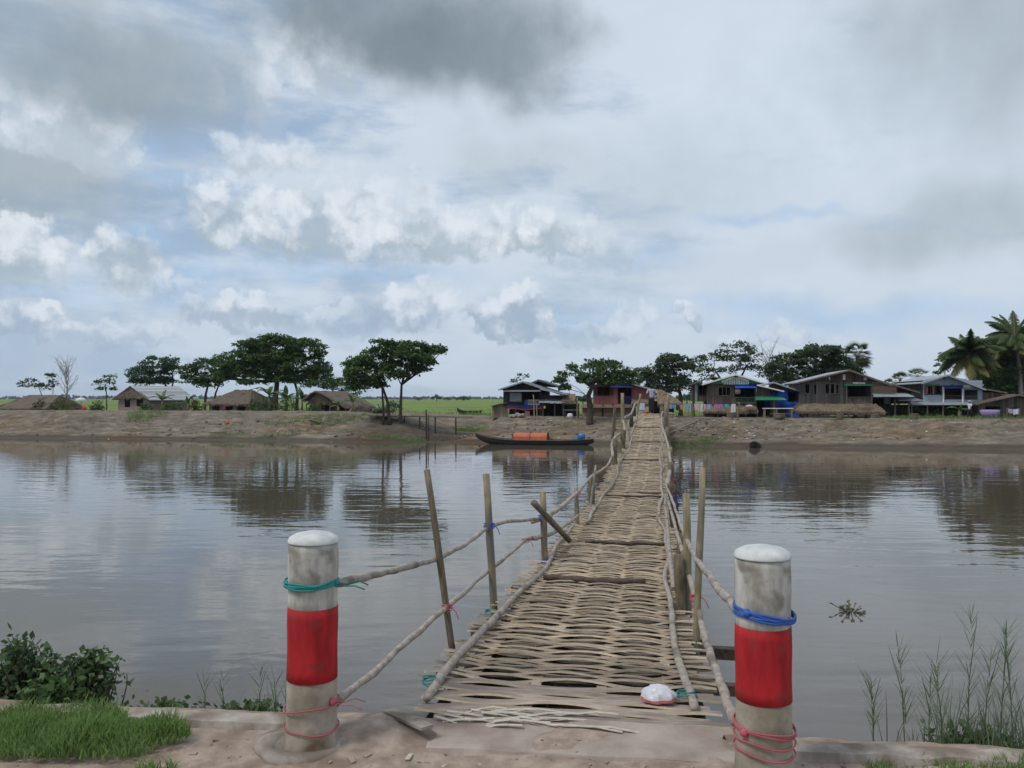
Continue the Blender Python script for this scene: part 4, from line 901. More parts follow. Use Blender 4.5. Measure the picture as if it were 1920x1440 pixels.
# big brown house
h = House('stilt_house', 'big grey brown plank house with green balcony beam and straw porch', 1575, 781, 11, group='timber houses along the bank')
h.shell('wall', 1508.5, 1631, 716, 758, 0, 6, 'plank_grey', [(1513,1520,720,737.5), (1529,1532.5,721,739), (1549,1555.6,720,737.5), (1558.5,1564.5,720,737.5), (1568,1572,721,737.5), (1587,1630.5,723.5,755)])
h.gable((1508.5,716), (1588,695.5), (1645,716), .0, 'plank_red')
h.roof((1496,716.5), (1588,693.5), (1662,722), -.7, 6.4, 'tin', th=.07, edge='wood')
h.slab((1640,713), (1712,735.5), -.3, 6.2, 'tin_rust', edge='wood', name='roof')
for q in ((1513,1520,720,737.5), (1549,1555.6,720,737.5), (1558.5,1564.5,720,737.5), (1568,1572,721,737.5)): h.window(q, 0, 0, 'wood')
for x0, x1, a, b in ((1555,1557.5,706,712), (1580,1584.5,702,712.5), (1617,1622,708,713)): h.box('gable_vent', x0, x1, a, b, -.03, -.003, 'paint_white')
h.box('name_board', 1597, 1607.6, 716.8, 720, -.12, -.09, 'paint_white'); h.box('name_board', 1608.4, 1618.6, 717, 720.1, -.12, -.09, 'paint_white')
h.box('balcony_beam', 1582, 1632, 720.6, 723.6, -.16, -.07, 'paint_green2')
h.rail(1587.5, 1630, 744, 755, -.02, 4, 'wood'); h.box('balcony_panel', 1587.2, 1630.3, 746, 755, .06, .09, 'plank_grey'); h.posts((1586.5,1631), 722, 757, -.06, .05, 'wood', 'balcony_post')
h.shell('wall', 1631.6, 1675, 719, 743, .05, 5.5, 'plank_tan', floor=False)
mb = MB(); mb.prism([(h.u(1631.6),h.z(719)),(h.u(1675),h.z(726)),(h.u(1675),h.z(724)),(h.u(1631.6),h.z(714))], .05, .1); h.part('gable', mb, 'plank_tan')
h.shell('wall', 1676, 1705, 735, 757, .8, 5, 'plank_dark', floor=False)
h.awning(1631, 1690, 736.5, 743.5, 0, -.9, 'tin', skew=.3); h.awning(1677, 1712, 746, 750.5, .6, -.35, 'tin', skew=.2)
h.shell('undercroft_wall', 1633, 1674, 745, 781, 1.2, 3, 'plank_dark', [(1636,1660,750,781)], floor=False)
h.box('name_board', 1661, 1672, 746.5, 757, 1.14, 1.18, 'plank_green')
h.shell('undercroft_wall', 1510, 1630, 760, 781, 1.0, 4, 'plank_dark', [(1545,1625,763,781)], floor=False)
thatch_faces([[(h.u(1488),-1.5,h.z(771)), (h.u(1645),-1.5,h.z(773)), (h.u(1636),-.1,h.z(757.5)), (h.u(1504),-.1,h.z(758))],
              [(h.u(1645),-1.5,h.z(773)), (h.u(1648),.4,h.z(773)), (h.u(1636),.4,h.z(758)), (h.u(1636),-.1,h.z(757.5))],
              [(h.u(1488),.4,h.z(770)), (h.u(1488),-1.5,h.z(771)), (h.u(1504),-.1,h.z(758)), (h.u(1504),.4,h.z(758))]], h.root, 'porch_roof', 'thatch_new', 420, 20, 5, .07, .16, .16)
h.posts((1512,1548,1582,1616,1642), 770, 784, -1.3, .05, 'wood', 'porch_post'); h.posts((1673,1697), 745, 783, .2, .06, 'wood')
mb = MB()
for i in range(17): x = h.u(1513+i*2.15); mb.tube([(x,-1.42,h.z(786)), (x+random.uniform(-.04,.04),-1.42,h.z(769.5))], .032, 5)
h.part('stick_screen', mb, 'bamboo_old')

# blue grey house
h = House('stilt_house', 'blue grey painted stilt house with dark side wall, behind the walker', 1767, 783, 12.5, group='timber houses along the bank')
h.shell('wall', 1733, 1836, 713, 753, 0, 6.5, 'plank_blue', [(1737,1765,724,739), (1769.5,1800.5,727,749), (1805,1828,731,750)])
mb = MB(); mb.box((h.u(1733)-.05, .0, h.z(753)), (h.u(1733)-.004, 6.5, h.z(713))); h.part('side_wall', mb, 'plank_dark')
h.gable((1733,713), (1772,704), (1815,713), 0, 'plank_blue'); h.box('gable_vent', 1767, 1772, 706, 710.5, -.03, -.003, 'wood_dark')
h.roof((1725,718), (1772,702.5), (1836,730), -.6, 6.9, 'tin', th=.06, edge='tin')
h.slab((1822,726), (1876,736), -.2, 5, 'tin_rust', edge='wood', name='roof')
h.window((1737,1765,724,739), 0, 2, 'wood_dark', shutters=None); h.box('curtain', 1737.3, 1742, 724.2, 738.8, .02, .04, 'plank_pink'); h.box('curtain', 1750, 1753.5, 724.2, 738.8, .02, .04, 'plank_pink')
h.box('trim_strip', 1738, 1762, 720.4, 722, -.03, -.004, 'paint_green'); h.box('trim_strip', 1780, 1787, 720.4, 722, -.03, -.004, 'paint_green')
h.awning(1767, 1801, 722.5, 727.5, -.03, -.4, 'navy_tarp', name='curtain_awning'); h.rail(1769.7, 1800.3, 741, 749, -.02, 8, 'plank_red'); h.posts((1768,1801.5), 724, 753, -.08, .06, 'paint_white', 'balcony_post')
h.rail(1805, 1828, 742, 750, -.02, 6, 'wood'); h.box('white_lattice', 1803, 1815, 722, 727, -.05, -.02, 'paint_white')
h.shell('wall', 1836.4, 1868, 736, 755, .1, 4, 'plank_brown', floor=False)
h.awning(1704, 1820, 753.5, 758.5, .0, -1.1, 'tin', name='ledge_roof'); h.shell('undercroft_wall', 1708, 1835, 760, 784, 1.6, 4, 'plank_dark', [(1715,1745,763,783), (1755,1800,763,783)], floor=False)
h.posts((1706,1733,1760,1791,1820), 757, 786, -.9, .05, 'wood')

# far right hut
h = House('small_hut', 'low hut with sloping rusty brown roof at the right edge, white cloth at its wall', 1880, 786, 11.5)
h.shell('wall', 1838, 1960, 757, 787, 0, 3.5, 'plank_brown', [(1850,1875,762,787)], floor=False)
h.gable((1838,757), (1902,742), (1960,757), 0, 'plank_brown'); h.roof((1828,756.5), (1902,739), (1975,757), -.5, 4, 'tin_rust', edge='wood')

# thatched huts on the left
def hip_hut(label, px0, yb, t, wx0, wx1, ywall, e, r, depth, holes, rz=-PHI, mat='thatch', wmat='bamboo_mat', group='thatched huts on the left bank'):
    h = House('thatched_hut', label, px0, yb, t, 'hut', rz, group)
    h.shell('wall', wx0, wx1, ywall, yb+2, 0, depth, wmat, holes)
    for q in holes:
        if q[3] < yb: h.window(q, 0, 0, 'wood_dark')
    (ex0, ex1, ey), (rx0, rx1, ry) = e, r; vm = depth*.45; o = .45
    A, B, C, D = (h.u(ex0),-o,h.z(ey)), (h.u(ex1),-o,h.z(ey)), (h.u(ex1),depth+o,h.z(ey)), (h.u(ex0),depth+o,h.z(ey)); r0, r1 = (h.u(rx0),vm,h.z(ry)), (h.u(rx1),vm,h.z(ry))
    thatch_faces([[A,B,r1,r0], [B,C,r1,r1], [C,D,r0,r1], [D,A,r0,r0]], h.root, 'roof', mat, 230, 12, 6, .05, .18)
    return h
h = hip_hut('low brown thatched hut cut off by the left edge', 50, 778, 13, -8, 92, 766, (-16,100,766), (24,88,741), 4.0, [(0,22,767,778), (60,75,768,775)], mat='thatch', wmat='plank_brown')
h = hip_hut('hipped thatched hut with three dark openings, left of the biggest tree', 428, 774, 13, 389, 468, 757, (382,477,757.5), (421,452,731), 4.2, [(397,409,760,772), (424,436,758.5,769), (446,463,759,776)])
M['cloth_pink'] = CLOTH['pink']; h.box('hanging_cloth', 416, 423, 758.5, 766.5, -.06, -.03, 'cloth_pink')
mb = MB(); mb.lathe([(.16,0),(.2,.3),(.21,.34),(.18,.34),(.02,.33)], (h.u(402), -.2, h.z(776)), 12); h.part('water_tub', mb, 'blue_plastic')
# tin roofed hut seen on the corner
h = House('tin_roofed_hut', 'hut with striped grey tin roof and straw gable front, second from the left', 250, 773, 13.5, 'hut', R(-22))
W, Lh, zw, za = 1.65, 4.6, 1.32, 2.18
mb = MB()
for a, b in ((-W,-1.0), (-.38,.35), (1.1,W)): mb.box((a,0,-.1),(b,.06,zw))
mb.box((-1.0,0,-.1),(-.38,.06,.42)); mb.box((.35,0,-.1),(1.1,.06,.5)); mb.box((-1.0,0,1.2),(-.38,.06,zw)); mb.box((.35,0,1.2),(1.1,.06,zw))
mb.box((-W,.06,-.1),(-W+.05,Lh,zw)); mb.box((W-.05,.06,-.1),(W,Lh,zw)); mb.box((-W+.05,Lh-.05,-.1),(W-.05,Lh,zw)); h.part('wall', mb, 'bamboo_mat')
mb = MB(); mb.box((-W+.06,.07,0),(W-.06,Lh-.06,.05)); h.part('floor', mb, 'wood_dark')
thatch_faces([[(-W-.35,-.3,zw-.12), (W+.35,-.3,zw-.12), (.02,-.2,za), (-.02,-.2,za)]], h.root, 'gable', 'thatch', 160, 10, 5, .03, .1)
M['tin_stripe'] = plank_mat('striped_tin', (.36,.37,.39), .3, .135, 1, .55, gap=.2)
mb = MB()
mb.prism([(-W-.45,zw-.25),(0,za+.06),(W+.5,zw-.28),(W+.5,zw-.32),(0,za),(-W-.45,zw-.29)][::-1], -.35, Lh+.4); h.part('roof', mb, 'tin_stripe')
mb = MB()
for x in (-W-.6, -W-.45): mb.box((x,.5,-.1),(x+.1,3.0,.9))
h.part('side_shed', mb, 'wood_dark')
# steep thatched hut
h = House('thatched_hut', 'steep thatched hut with dark open front, between the biggest tree and the forked tree', 605, 778, 12, 'hut', R(-14), 'thatched huts on the left bank')
h.shell('wall', 578, 640, 756, 780, 0, 4.5, 'plank_red', [(580,592,758,778), (603,624,757.5,777)], floor=False)
mb = MB(); mb.box((h.u(593),-.03,h.z(780)),(h.u(602),-.004,h.z(757))); h.part('door', mb, 'bamboo_mat')
thatch_faces([[(h.u(575),-.25,h.z(757)), (h.u(634),-.25,h.z(757)), (h.u(598),-.2,h.z(737)), (h.u(596),-.2,h.z(737))]], h.root, 'gable', 'thatch', 120, 8, 5, .03, .12)
thatch_faces([[(h.u(660),-.6,h.z(764)), (h.u(660),5,h.z(764)), (h.u(597),5,h.z(733)), (h.u(597),-.6,h.z(733))],
              [(h.u(569),5,h.z(750)), (h.u(569),-.6,h.z(750)), (h.u(597),-.6,h.z(733)), (h.u(597),5,h.z(733))]], h.root, 'roof', 'thatch', 260, 12, 8, .05, .2)
h.posts((576,602,625,656), 757, 780, -.35, .05, 'wood')
mb = MB(); mb.lathe([(.9,0),(.95,.4),(.75,.8),(.3,1.05),(.02,1.1)], P(677,782,D_T(677,11.5)), 14)
for i, v in enumerate(mb.v): mb.v[i] = (v[0]+random.uniform(-.06,.06), v[1]+random.uniform(-.06,.06), v[2]+random.uniform(-.05,.05))
b = P(677,782,D_T(677,11.5)); hs = empty('straw_heap', b, 'brown straw heap at the right end of the steep thatched hut', 'straw heap')
mb.build('heap', M['thatch'], hs, b); V = []; tn = []
for i in range(700):
    a = random.uniform(0,6.28); z = random.random()*1.05; r = .95*math.sqrt(max(.02,1-(z/1.1)**2)); p = b+Vector((math.cos(a)*r, math.sin(a)*r, z)); w = Vector((-math.sin(a), math.cos(a), 0))*.02
    V += [p-w, p+w, p+Vector((math.cos(a)*.08, math.sin(a)*.08, -.22))]; tn += [random.random()*.7]*3
arr_mesh('straw', np.array(V), np.arange(len(V)).reshape(-1,3), M['straw'], hs, b, tn)

# ------------------------------------------------------------------ bamboo bridge
BK = np.array([(3.9,.215,.0),(4.4,.285,-.02),(6.2,.59,-.10),(8.76,1.04,-.216),(12,1.6,-.37),(15.4,2.21,-.487),(19,2.95,-.46),(22.9,3.68,-.33),(29.6,4.95,.06),(35,5.9,.44),(42,7.16,.66),(49.4,8.56,.75)])
def herm(x, xs, ys):
    i = int(min(len(xs)-2, max(0, np.searchsorted(xs, x)-1))); m = np.gradient(ys, xs); h = xs[i+1]-xs[i]; t = (x-xs[i])/h
    return float((2*t**3-3*t*t+1)*ys[i]+(t**3-2*t*t+t)*h*m[i]+(-2*t**3+3*t*t)*ys[i+1]+(t**3-t*t)*h*m[i+1])
def bc(d, o=0.0, z=0.0):
    """point on the deck: distance d, offset o to the right, height z above the deck"""
    x = herm(d, BK[:,0], BK[:,1]); dx = (herm(d+.1, BK[:,0], BK[:,1])-herm(d-.1, BK[:,0], BK[:,1]))/.2; n = math.hypot(1, dx)
    return Vector((x+o/n, d-o*dx/n, herm(d, BK[:,0], BK[:,2])+z))
BR = empty('bamboo_footbridge', bc(4.4), 'long woven bamboo footbridge sagging over the canal to the far bank', 'footbridge'); BO = BR.location.copy()
def island_tone(m, lo, hi):
    nt = m.node_tree; N, L = nt.nodes, nt.links; b = N['Principled BSDF']; src = b.inputs['Base Color'].links[0].from_socket
    ge = N.new('ShaderNodeNewGeometry'); mr = N.new('ShaderNodeMapRange'); mr.inputs[3].default_value = lo; mr.inputs[4].default_value = hi; L.new(ge.outputs['Random Per Island'], mr.inputs[0])
    v = N.new('ShaderNodeVectorMath'); v.operation = 'SCALE'; L.new(src, v.inputs[0]); L.new(mr.outputs[0], v.inputs['Scale']); L.new(v.outputs[0], b.inputs['Base Color'])
for k_ in ('slat_top', 'slat_edge', 'gap_shade'): island_tone(M[k_], .62, 1.28)
def deck():
    mb = MB(); d = 4.30; i = 0; n = 22
    while d < 49.3:
        near = d < 4.85
        w = (.098 if near else .047)*random.uniform(.75,1.15); th = .010; ph = (i % 2)*math.pi
        l0, l1 = -.80-random.uniform(-.03,.16)*(random.random() < .8), .79+random.uniform(-.03,.13)
        if near: l0, l1 = -.86+random.uniform(-.05,.08), .84+random.uniform(-.05,.08)
        amp = (.006 if near else .0150)*random.uniform(.65,1.35); pj = random.gauss(0, .22); sk = random.uniform(-.020,.020); dz = random.uniform(-.004,.004)+.003
        if d > 20: n = 12
        base = len(mb.v)
        for k in range(n+1):
            o = l0+(l1-l0)*k/n; wv = math.cos(math.pi*(o+.02+.03*math.sin(o*5+d*.7))/.40+ph+pj); z = amp*wv+dz+.006*math.sin(o*4+i); dd = d+sk*o/.8+.010*wv
            ti = .35*(.5+.5*wv)
            p = bc(dd, o); tz = -.006-.004*wv
            q0 = bc(dd-w/2, o, z-tz+0); q1 = bc(dd+w/2, o, z+tz*.3)
            mb.v += [tuple(q0), tuple(q1), tuple(q1-Vector((0,0,th))), tuple(q0-Vector((0,0,th*1.3)))]
        for k in range(n):
            a = base+k*4
            for s_, mi in ((0,0),(1,1),(2,2),(3,1)):
                b0, b1 = a+s_, a+(s_+1)%4; mb.f.append((b0, b0+4, b1+4, b1)); mb.m.append(mi)
        for a in (base, base+n*4): mb.f.append((a, a+1, a+2, a+3)); mb.m.append(1)
        d += (.098 if near else .055)*random.uniform(.92,1.08); i += 1
    mb.build('woven_deck', [M['slat_top'], M['slat_edge'], M['slat_under']], BR, BO)
deck()
mb = MB()                                                            # lengthwise split strips the slats are woven through
for o in (-.62,-.22,.18,.58):
    pts = [bc(4.35+i*.4, o+.01*math.sin(i*1.7), -.012+.004*math.sin(i*2.9)) for i in range(113)]
    for a, b in zip(pts[:-1], pts[1:]): mb.beam(a, b+(b-a)*.02, .06, .012)
mb.build('warp_strips', M['slat_top'], BR, BO)
mb = MB()                                                            # added dark lengthwise strips under the weave, so its gaps look shaded
for o in np.arange(-.74, .76, .082):
    pts = [bc(4.3+i*.8, o+.008*math.sin(i*1.3+o*9), -.078+.006*math.sin(i*1.9+o*20)) for i in range(57)]
    for a, b in zip(pts[:-1], pts[1:]): mb.beam(a, b+(b-a)*.02, .078, .010)
mb.build('gap_shade_strips', M['gap_shade'], BR, BO)
for o in (-.66,-.05,.62):
    mb = MB(); mb.tube([bc(4.2+i*1.1, o+.02*math.sin(i), -.118) for i in range(42)], .042, 7); mb.build('stringer', M['bamboo_old'], BR, BO, True)
def bpole(name, pts, r, mat='rail', wob=.0, n=8, sub=5, nodes=False):
    f = [];
    for a, b in zip(pts[:-1], pts[1:]):
        for k in range(sub): f.append(Vector(a).lerp(Vector(b), k/sub))
    f.append(Vector(pts[-1])); m = len(f)
    for _ in range(2): f = [f[0]]+[(f[i-1]+f[i]*2+f[i+1])/4 for i in range(1, m-1)]+[f[-1]]
    f = [p+Vector((random.uniform(-1,1), 0, random.uniform(-1,1)))*wob for p in f]
    mb = MB(); mb.tube(f, [r*((1.10 if i % 3 == 0 else 1) if nodes else random.uniform(.88,1.12))*(1-.18*i/m) for i in range(m)], n); return mb.build(name, M[mat], BR, BO, True)
# poles lashed along both deck edges
def edge(o, d0, d1, r, ph):
    pts = [bc(d, o+.035*math.sin(d*.9+ph)+.02*math.sin(d*2.3+ph), .035+.02*math.sin(d*1.3+ph)) for d in np.arange(d0, d1, max(.5, (d1-d0)/24))]
    return bpole('edge_pole', pts, r, 'rail', .004, 7, 3)
for o, d0, d1, r, ph in ((-.74,4.42,13.5,.028,0), (-.62,13.2,27,.032,2), (-.56,26.5,38,.032,1), (-.62,37,49,.034,3), (.66,4.5,15,.026,4), (.60,14.6,30,.032,5), (.64,29.5,49,.036,1.4)):
    edge(o, d0, d1, r, ph)
# battens across the deck
for d, a, b, r in ((8.15,-.62,.42,.030), (11.05,-.42,.66,.022), (17.6,-.60,.62,.024), (18.2,-.2,.6,.016), (24.8,-.62,.50,.022), (29.6,-.42,.5,.02), (34.6,-.5,.55,.02), (40.5,-.2,.55,.022), (46,-.3,.6,.02)):
    mb = MB(); mb.tube([bc(d+random.uniform(-.03,.03), a+(b-a)*k/6, .035+random.uniform(-.006,.006)) for k in range(7)], r, 7); mb.build('batten', M['timber'], BR, BO, True)
# dark timber crossbeams under the deck, ends sticking out
for d, a, b, w in ((6.75,-1.05,.9,.085), (8.55,-1.02,.98,.09), (6.45,.6,1.42,.085), (5.55,.6,1.05,.07), (11.2,-1.0,1.0,.08), (14.2,-1.0,1.02,.08), (18,-1,1,.08), (22,-1,1,.08), (26,-1,1,.08), (30,-1,1,.08), (34,-1,1,.08), (38,-1,1,.08), (43,-1,1,.08)):
    mb = MB(); mb.beam(bc(d, a, -.185), bc(d, b, -.185), w, w); mb.build('crossbeam', M['timber'], BR, BO)
# posts: (foot px,py | d), top px,py, radius, material
def post(px, py, d, tx, ty, r, mat='bamboo', dtop=0):
    a, b = P(px, py, d), P(tx, ty, d+dtop); v = (a-b)/(b.z-a.z); gz = min(ZW-.5, -1.4) if st(a.x, a.y)[1] < 1 else ground_z(a.x, a.y)-.2
    foot = a+v*(a.z-gz); return bpole('post', [foot, a, b], r, mat, .003, 9, 4, True)
for a in ((848,1215,5.75,800,881,.027,'bamboo_old'), (926,1135,7.15,911,888,.037,'bamboo'), (1021,1050,9.7,1018,922,.044,'bamboo'), (1083,1000,13.3,1080,914,.042,'bamboo'), (1110,945,16.6,1109,893,.07,'bamboo_old'),
          (1107,948,16.2,1117,872,.022,'rail'), (1153,872,24,1153,822,.085,'bamboo_old'), (1163,850,26.5,1161,825,.07,'bamboo'), (1168,838,28,1169,806,.10,'bamboo_old'), (1168,806,33.5,1167,737,.085,'bamboo'), (1184,806,35,1184,780,.10,'wood_dark'), (1195,776,46.5,1201,738,.07,'bamboo'), (1189,778,44,1188,757,.12,'wood_dark'),
          (1305,1210,5.85,1318,878,.028,'bamboo'), (1290,1150,6.9,1287,925,.038,'bamboo'), (1278,1155,6.85,1272,1040,.048,'bamboo_old'), (1266,992,13,1259,908,.085,'timber'), (1272,1060,9.2,1279,1000,.042,'bamboo_old'), (1259,930,17.5,1258,866,.075,'bamboo_old'),
          (1257,885,22.5,1256,838,.075,'bamboo'), (1253,850,28,1252,800,.08,'bamboo_old'), (1249,820,34,1248,770,.09,'bamboo_old'), (1249,800,40,1249,757,.11,'bamboo'), (1244,790,43,1243,762,.2,'bamboo_old'), (1150,800,36,1152,762,.06,'bamboo_old'), (1251,790,47,1253,738,.09,'bamboo')):
    post(*a)
# diagonal brace by the third post
bpole('brace', [P(1000,942,9.3), P(1068,1014,9.75)], .040, 'bamboo_old')
# hand rails (crooked branches)
for pts, r in (([(628,1097,3.98),(700,1078,4.6),(765,1062,5.2),(826,1046,5.85),(870,1022,6.5),(915,989,7.1),(945,978,8.0),(1010,973,9.65),(1034,968,10.2)], .022),
               ([(1000,978,9.4),(1030,966,10.4),(1058,946,11.6),(1082,924,13.2),(1100,903,15.4),(1112,890,17),(1125,884,18.5),(1140,872,21),(1149,853,22.5)], .034),
               ([(1149,857,22.3),(1147,838,24),(1149,825,25.5),(1155,817,27),(1166,812,29)], .045), ([(1172,810,30),(1170,795,32),(1168,788,33.5),(1172,782,35),(1183,777,37.5),(1187,768,40),(1190,757,43),(1197,753,46)], .05),
               ([(626,1320,4.02),(700,1262,4.5),(770,1196,5.0),(838,1138,5.75),(905,1080,7.0),(960,1034,8.1),(986,1012,8.8)], .021), ([(982,1012,9.5),(1020,1006,9.7),(1045,996,10.6),(1085,966,13.2)], .028),
               ([(1380,1140,3.62),(1350,1108,4.2),(1328,1078,5.0),(1307,1050,5.8),(1290,1018,6.7),(1276,985,8.2),(1262,940,11.5),(1247,905,14)], .022), ([(1376,1352,3.66),(1345,1265,4.3),(1322,1195,5.2),(1305,1125,6.2),(1285,1050,7.4),(1262,975,10.5),(1250,925,13.5)], .024),
               ([(1250,910,14.2),(1257,880,18),(1256,855,21.5),(1252,832,25),(1246,812,29),(1241,798,33.5),(1240,777,42)], .042), ([(1240,778,41.5),(1245,768,44),(1250,757,46.5)], .05), ([(1262,1100,7.6),(1253,1010,9.8),(1247,930,14)], .024), ([(1237,838,26),(1236,862,23.5),(1238,872,21)], .018)):
    bpole('hand_rail', [P(*q) for q in pts], r, 'rail', .006, 8, 5)
# rope lashings
def lash(px, py, d, r, mat, n=4, tilt=.2):
    c = P(px, py, d); mb = MB()
    for k in range(n):
        q = c+Vector((0,0,(k-n/2)*.011)); mb.tube([q+Vector((math.cos(a)*r, math.sin(a)*r, math.sin(a+k)*r*tilt)) for a in np.linspace(0, 6.283, 13)], .004, 5)
    e = c+Vector((r,-r*.6,0)); mb.tube([e, e+Vector((.03,-.01,-.03)), e+Vector((.05,-.02,-.08))], .004, 4)
    mb.build('lashing', M[mat], BR, BO)
for a in ((917,984,7.12,.048,'rope_blue'), (920,1145,7.0,.05,'rope_green'), (1023,1050,9.5,.06,'rope_blue'), (838,1137,5.72,.036,'rope_pink'), (1018,968,9.66,.06,'rope_blue'), (1082,925,13.2,.06,'rope_pink'), (808,1272,4.85,.05,'rope_green'), (985,1012,9,.04,'rope_pink'),
          (1286,1300,4.62,.05,'rope_green'), (1304,1118,6.0,.04,'rope_pink'), (1262,932,12.9,.1,'rope_blue'), (1276,1080,7,.05,'rope_green'), (1256,898,17,.085,'rope_pink'), (1140,905,18,.05,'rope_green')):
    lash(*a)

# ------------------------------------------------------------------ near shore
ND = lambda x: 4.085-.12*x                                            # edge of the roadside above the water
X = np.concatenate([np.arange(-14,-3.4,.4), np.arange(-3.2, 3.4, .035), np.arange(3.6, 14, .4)]); Dk = np.concatenate([[-8,-3,0,1.5], np.arange(2.4, 4.2, .045), np.arange(4.2, 5.2, .06), [5.6,6.2,7.2,9]])
V = []
for dd in Dk:
    for x in X:
        e = dd-ND(x)-.12; z = fbm(x*1.6, dd*1.6, 3)*.022+fbm(x*6, dd*6, 1)*.007
        if e > -.05: z -= 1.75*ss(-.05, 1.6, e)
        z += .05*math.exp(-((x+.72)/.28)**2-((dd-4.15)/.2)**2)
        V.append((x, dd, z-.012))
nx = len(X); Q = np.array([(j*nx+i, j*nx+i+1, (j+1)*nx+i+1, (j+1)*nx+i) for j in range(len(Dk)-1) for i in range(nx-1)])
M['road_earth'] = nmat('roadside_earth', (.20,.145,.112), (.41,.325,.262), 9, rough=.95, bump=.7, bsc=.02, detail=10, c3=(.20,.145,.108), c3sc=3.0, lo=.3, hi=.7)
tag(arr_mesh('roadside_ground', np.array(V), Q, M['road_earth'], smooth=True), kind='structure')
def near_z(x, y): return -.012+fbm(x*1.6, y*1.6, 3)*.022
mb = MB()                                                            # concrete edging along the drop to the water
def edging(x0, x1, w=.16):
    xs = np.arange(x0, x1, .06); prev = None
    for x in xs:
        y = ND(x)+.03+mnoise.noise(Vector((x*3,0,0)))*.025; z = .028+mnoise.noise(Vector((x*4,5,0)))*.014; y0 = y-w+mnoise.noise(Vector((x*5,9,0)))*.03
        r = [(x,y0,z-.06),(x,y0+.02,z-.006),(x,y-.03,z),(x,y,z-.03),(x,y,z-.35)]
        if prev:
            for k in range(4): mb.face((prev[k], r[k], r[k+1], prev[k+1]))
        prev = r
edging(-2.6, -.85); edging(1.05, 4.2)
tag(mb.build('kerb', M['concrete'], smooth=True), kind='structure')
mb = MB(); xs = np.linspace(-.42, 1.13, 26); rows = []
for j, q in enumerate((0,.02,.1,.22,.34,.44,.47,.47)):
    row = []
    for x in xs:
        y = 3.83-.12*x+q+(mnoise.noise(Vector((x*4,j,0)))*.02 if j in (0,1,6,7) else 0)
        z = .0+mnoise.noise(Vector((x*2.5,q*5,2)))*.012-(.05 if j == 0 else 0)-(.30 if j == 7 else 0)-(.012 if j == 6 else 0); row.append((x,y,z))
    rows.append(row)
for j in range(7):
    for i in range(25): mb.face((rows[j][i], rows[j][i+1], rows[j+1][i+1], rows[j+1][i]))
for k in (0, 25): mb.face([r[k] for r in rows])
tag(mb.build('landing_slab', M['slab'], smooth=True), kind='structure')
# bollards
def bollard(label, cx, d, top_py, red0, red1, tilt=0):
    x = (cx-CX)/F*d; top = CAMZ-(top_py-HZ)/F*d; b = Vector((x, d, near_z(x, d))); H = top-b.z; zz = lambda py: CAMZ-(py-HZ)/F*(d-.12)-b.z
    root = empty('bollard', b, label, 'bollard', 'striped concrete bollards'); root.rotation_euler = (0, R(tilt), 0)
    r = .122; z0, z1 = zz(red1), zz(red0)
    def ring(name, prof, mat):
        mb = MB(); mb.lathe(prof, (0,0,0), 40); o = mb.build(name, M[mat], root, smooth=True)
        return o
    def rr(z): return r*(1+.012*math.sin(z*23))
    ring('post_base', [(.135,-.12),(.134,0),(.128,.06)]+[(r-.001,z0*k/4) for k in (2,3,3.98)]+[(r-.012,z0+.01)], 'post_base')
    ring('red_band', [(r-.01,z0+.001)]+[(rr(z),z) for z in np.linspace(z0+.002, z1-.002, 8)]+[(r-.01,z1-.001)], 'post_red')
    ring('post_body', [(r-.012,z1-.01)]+[(rr(z)-.0015,z) for z in np.linspace(z1, H-.055, 10)], 'post_white')
    ring('cap', [(r-.01,H-.0545),(r+.002,H-.052),(r+.002,H-.046),(r*.96,H-.028),(r*.72,H-.011),(r*.35,H-.001),(.002,H)], 'post_cap')
    return root, b, H
bl, bb, bh = bollard('red and white concrete bollard left of the bridge, teal rope round its neck', 584, 3.95, 996, 1146, 1286, .6)
br, rb, rh = bollard('red and white concrete bollard right of the bridge, blue rope round its neck', 1433, 3.57, 1022, 1184, 1328, -.5)
mb = MB(); mb.lathe([(.134,.0),(.14,.012),(.195,.012),(.22,.004),(.226,-.03)], bb+Vector((-.05,0,.012)), 36)
for i, v in enumerate(mb.v):
    q = mnoise.noise(Vector((v[0]*6, v[1]*6, 0)))*.03; mb.v[i] = (v[0]+q*1.4, v[1]+q*.8, v[2]-.004+q*.25)
o = mb.build('collar', M['concrete'], bl, bb, True); o['label'] = 'white painted ring of concrete at the foot'
def rope(label, c, r, zs, mat, w=.006, slack=.015, knot=None, name='rope'):
    mb = MB()
    for k, (z, tl) in enumerate(zs):
        mb.tube([Vector((math.cos(a)*(r+.004), math.sin(a)*(r+.004), z+tl*math.cos(a+.3)+slack*.3*math.sin(3*a+k))) for a in np.linspace(0, 6.2832, 33)], w, 6)
    if knot:
        kx = Vector(knot); mb.lathe([(.004,-.02),(.018,-.01),(.02,.008),(.006,.02)], kx, 8)
        for s_ in (-1, 1): mb.tube([kx, kx+Vector((.05,.02*s_,-.01)), kx+Vector((.10,.03*s_,.006*s_)), kx+Vector((.15,.05*s_,-.02))], w*.7, 5)
    return tag(mb.build(name, M[mat], None, (0,0,0), True, loc=c), label, 'rope')
k = 3.95/F
rope('teal rope tying the upper rail to the left bollard', bb, .125, [(.795,.004),(.808,-.006),(.800,.012),(.787,.004)], 'rope_green', .0055, knot=(.125,-.02,.798))
rope('pink twine wound round the dirty foot of the left bollard', bb, .129, [(.20,.02),(.095,-.008)], 'rope_pink', .0035, knot=(.12,-.06,.23))
rope('blue rope tying the upper rail to the right bollard', rb, .126, [(.755,-.014),(.772,-.02),(.763,-.03),(.748,-.008)], 'rope_blue', .0065, knot=(-.10,-.08,.775))
rope('pink twine in three loops round the foot of the right bollard', rb, .129, [(.262,-.012),(.25,-.016),(.205,-.012),(.155,-.012)], 'rope_pink', .0042, knot=(-.11,-.07,.25))
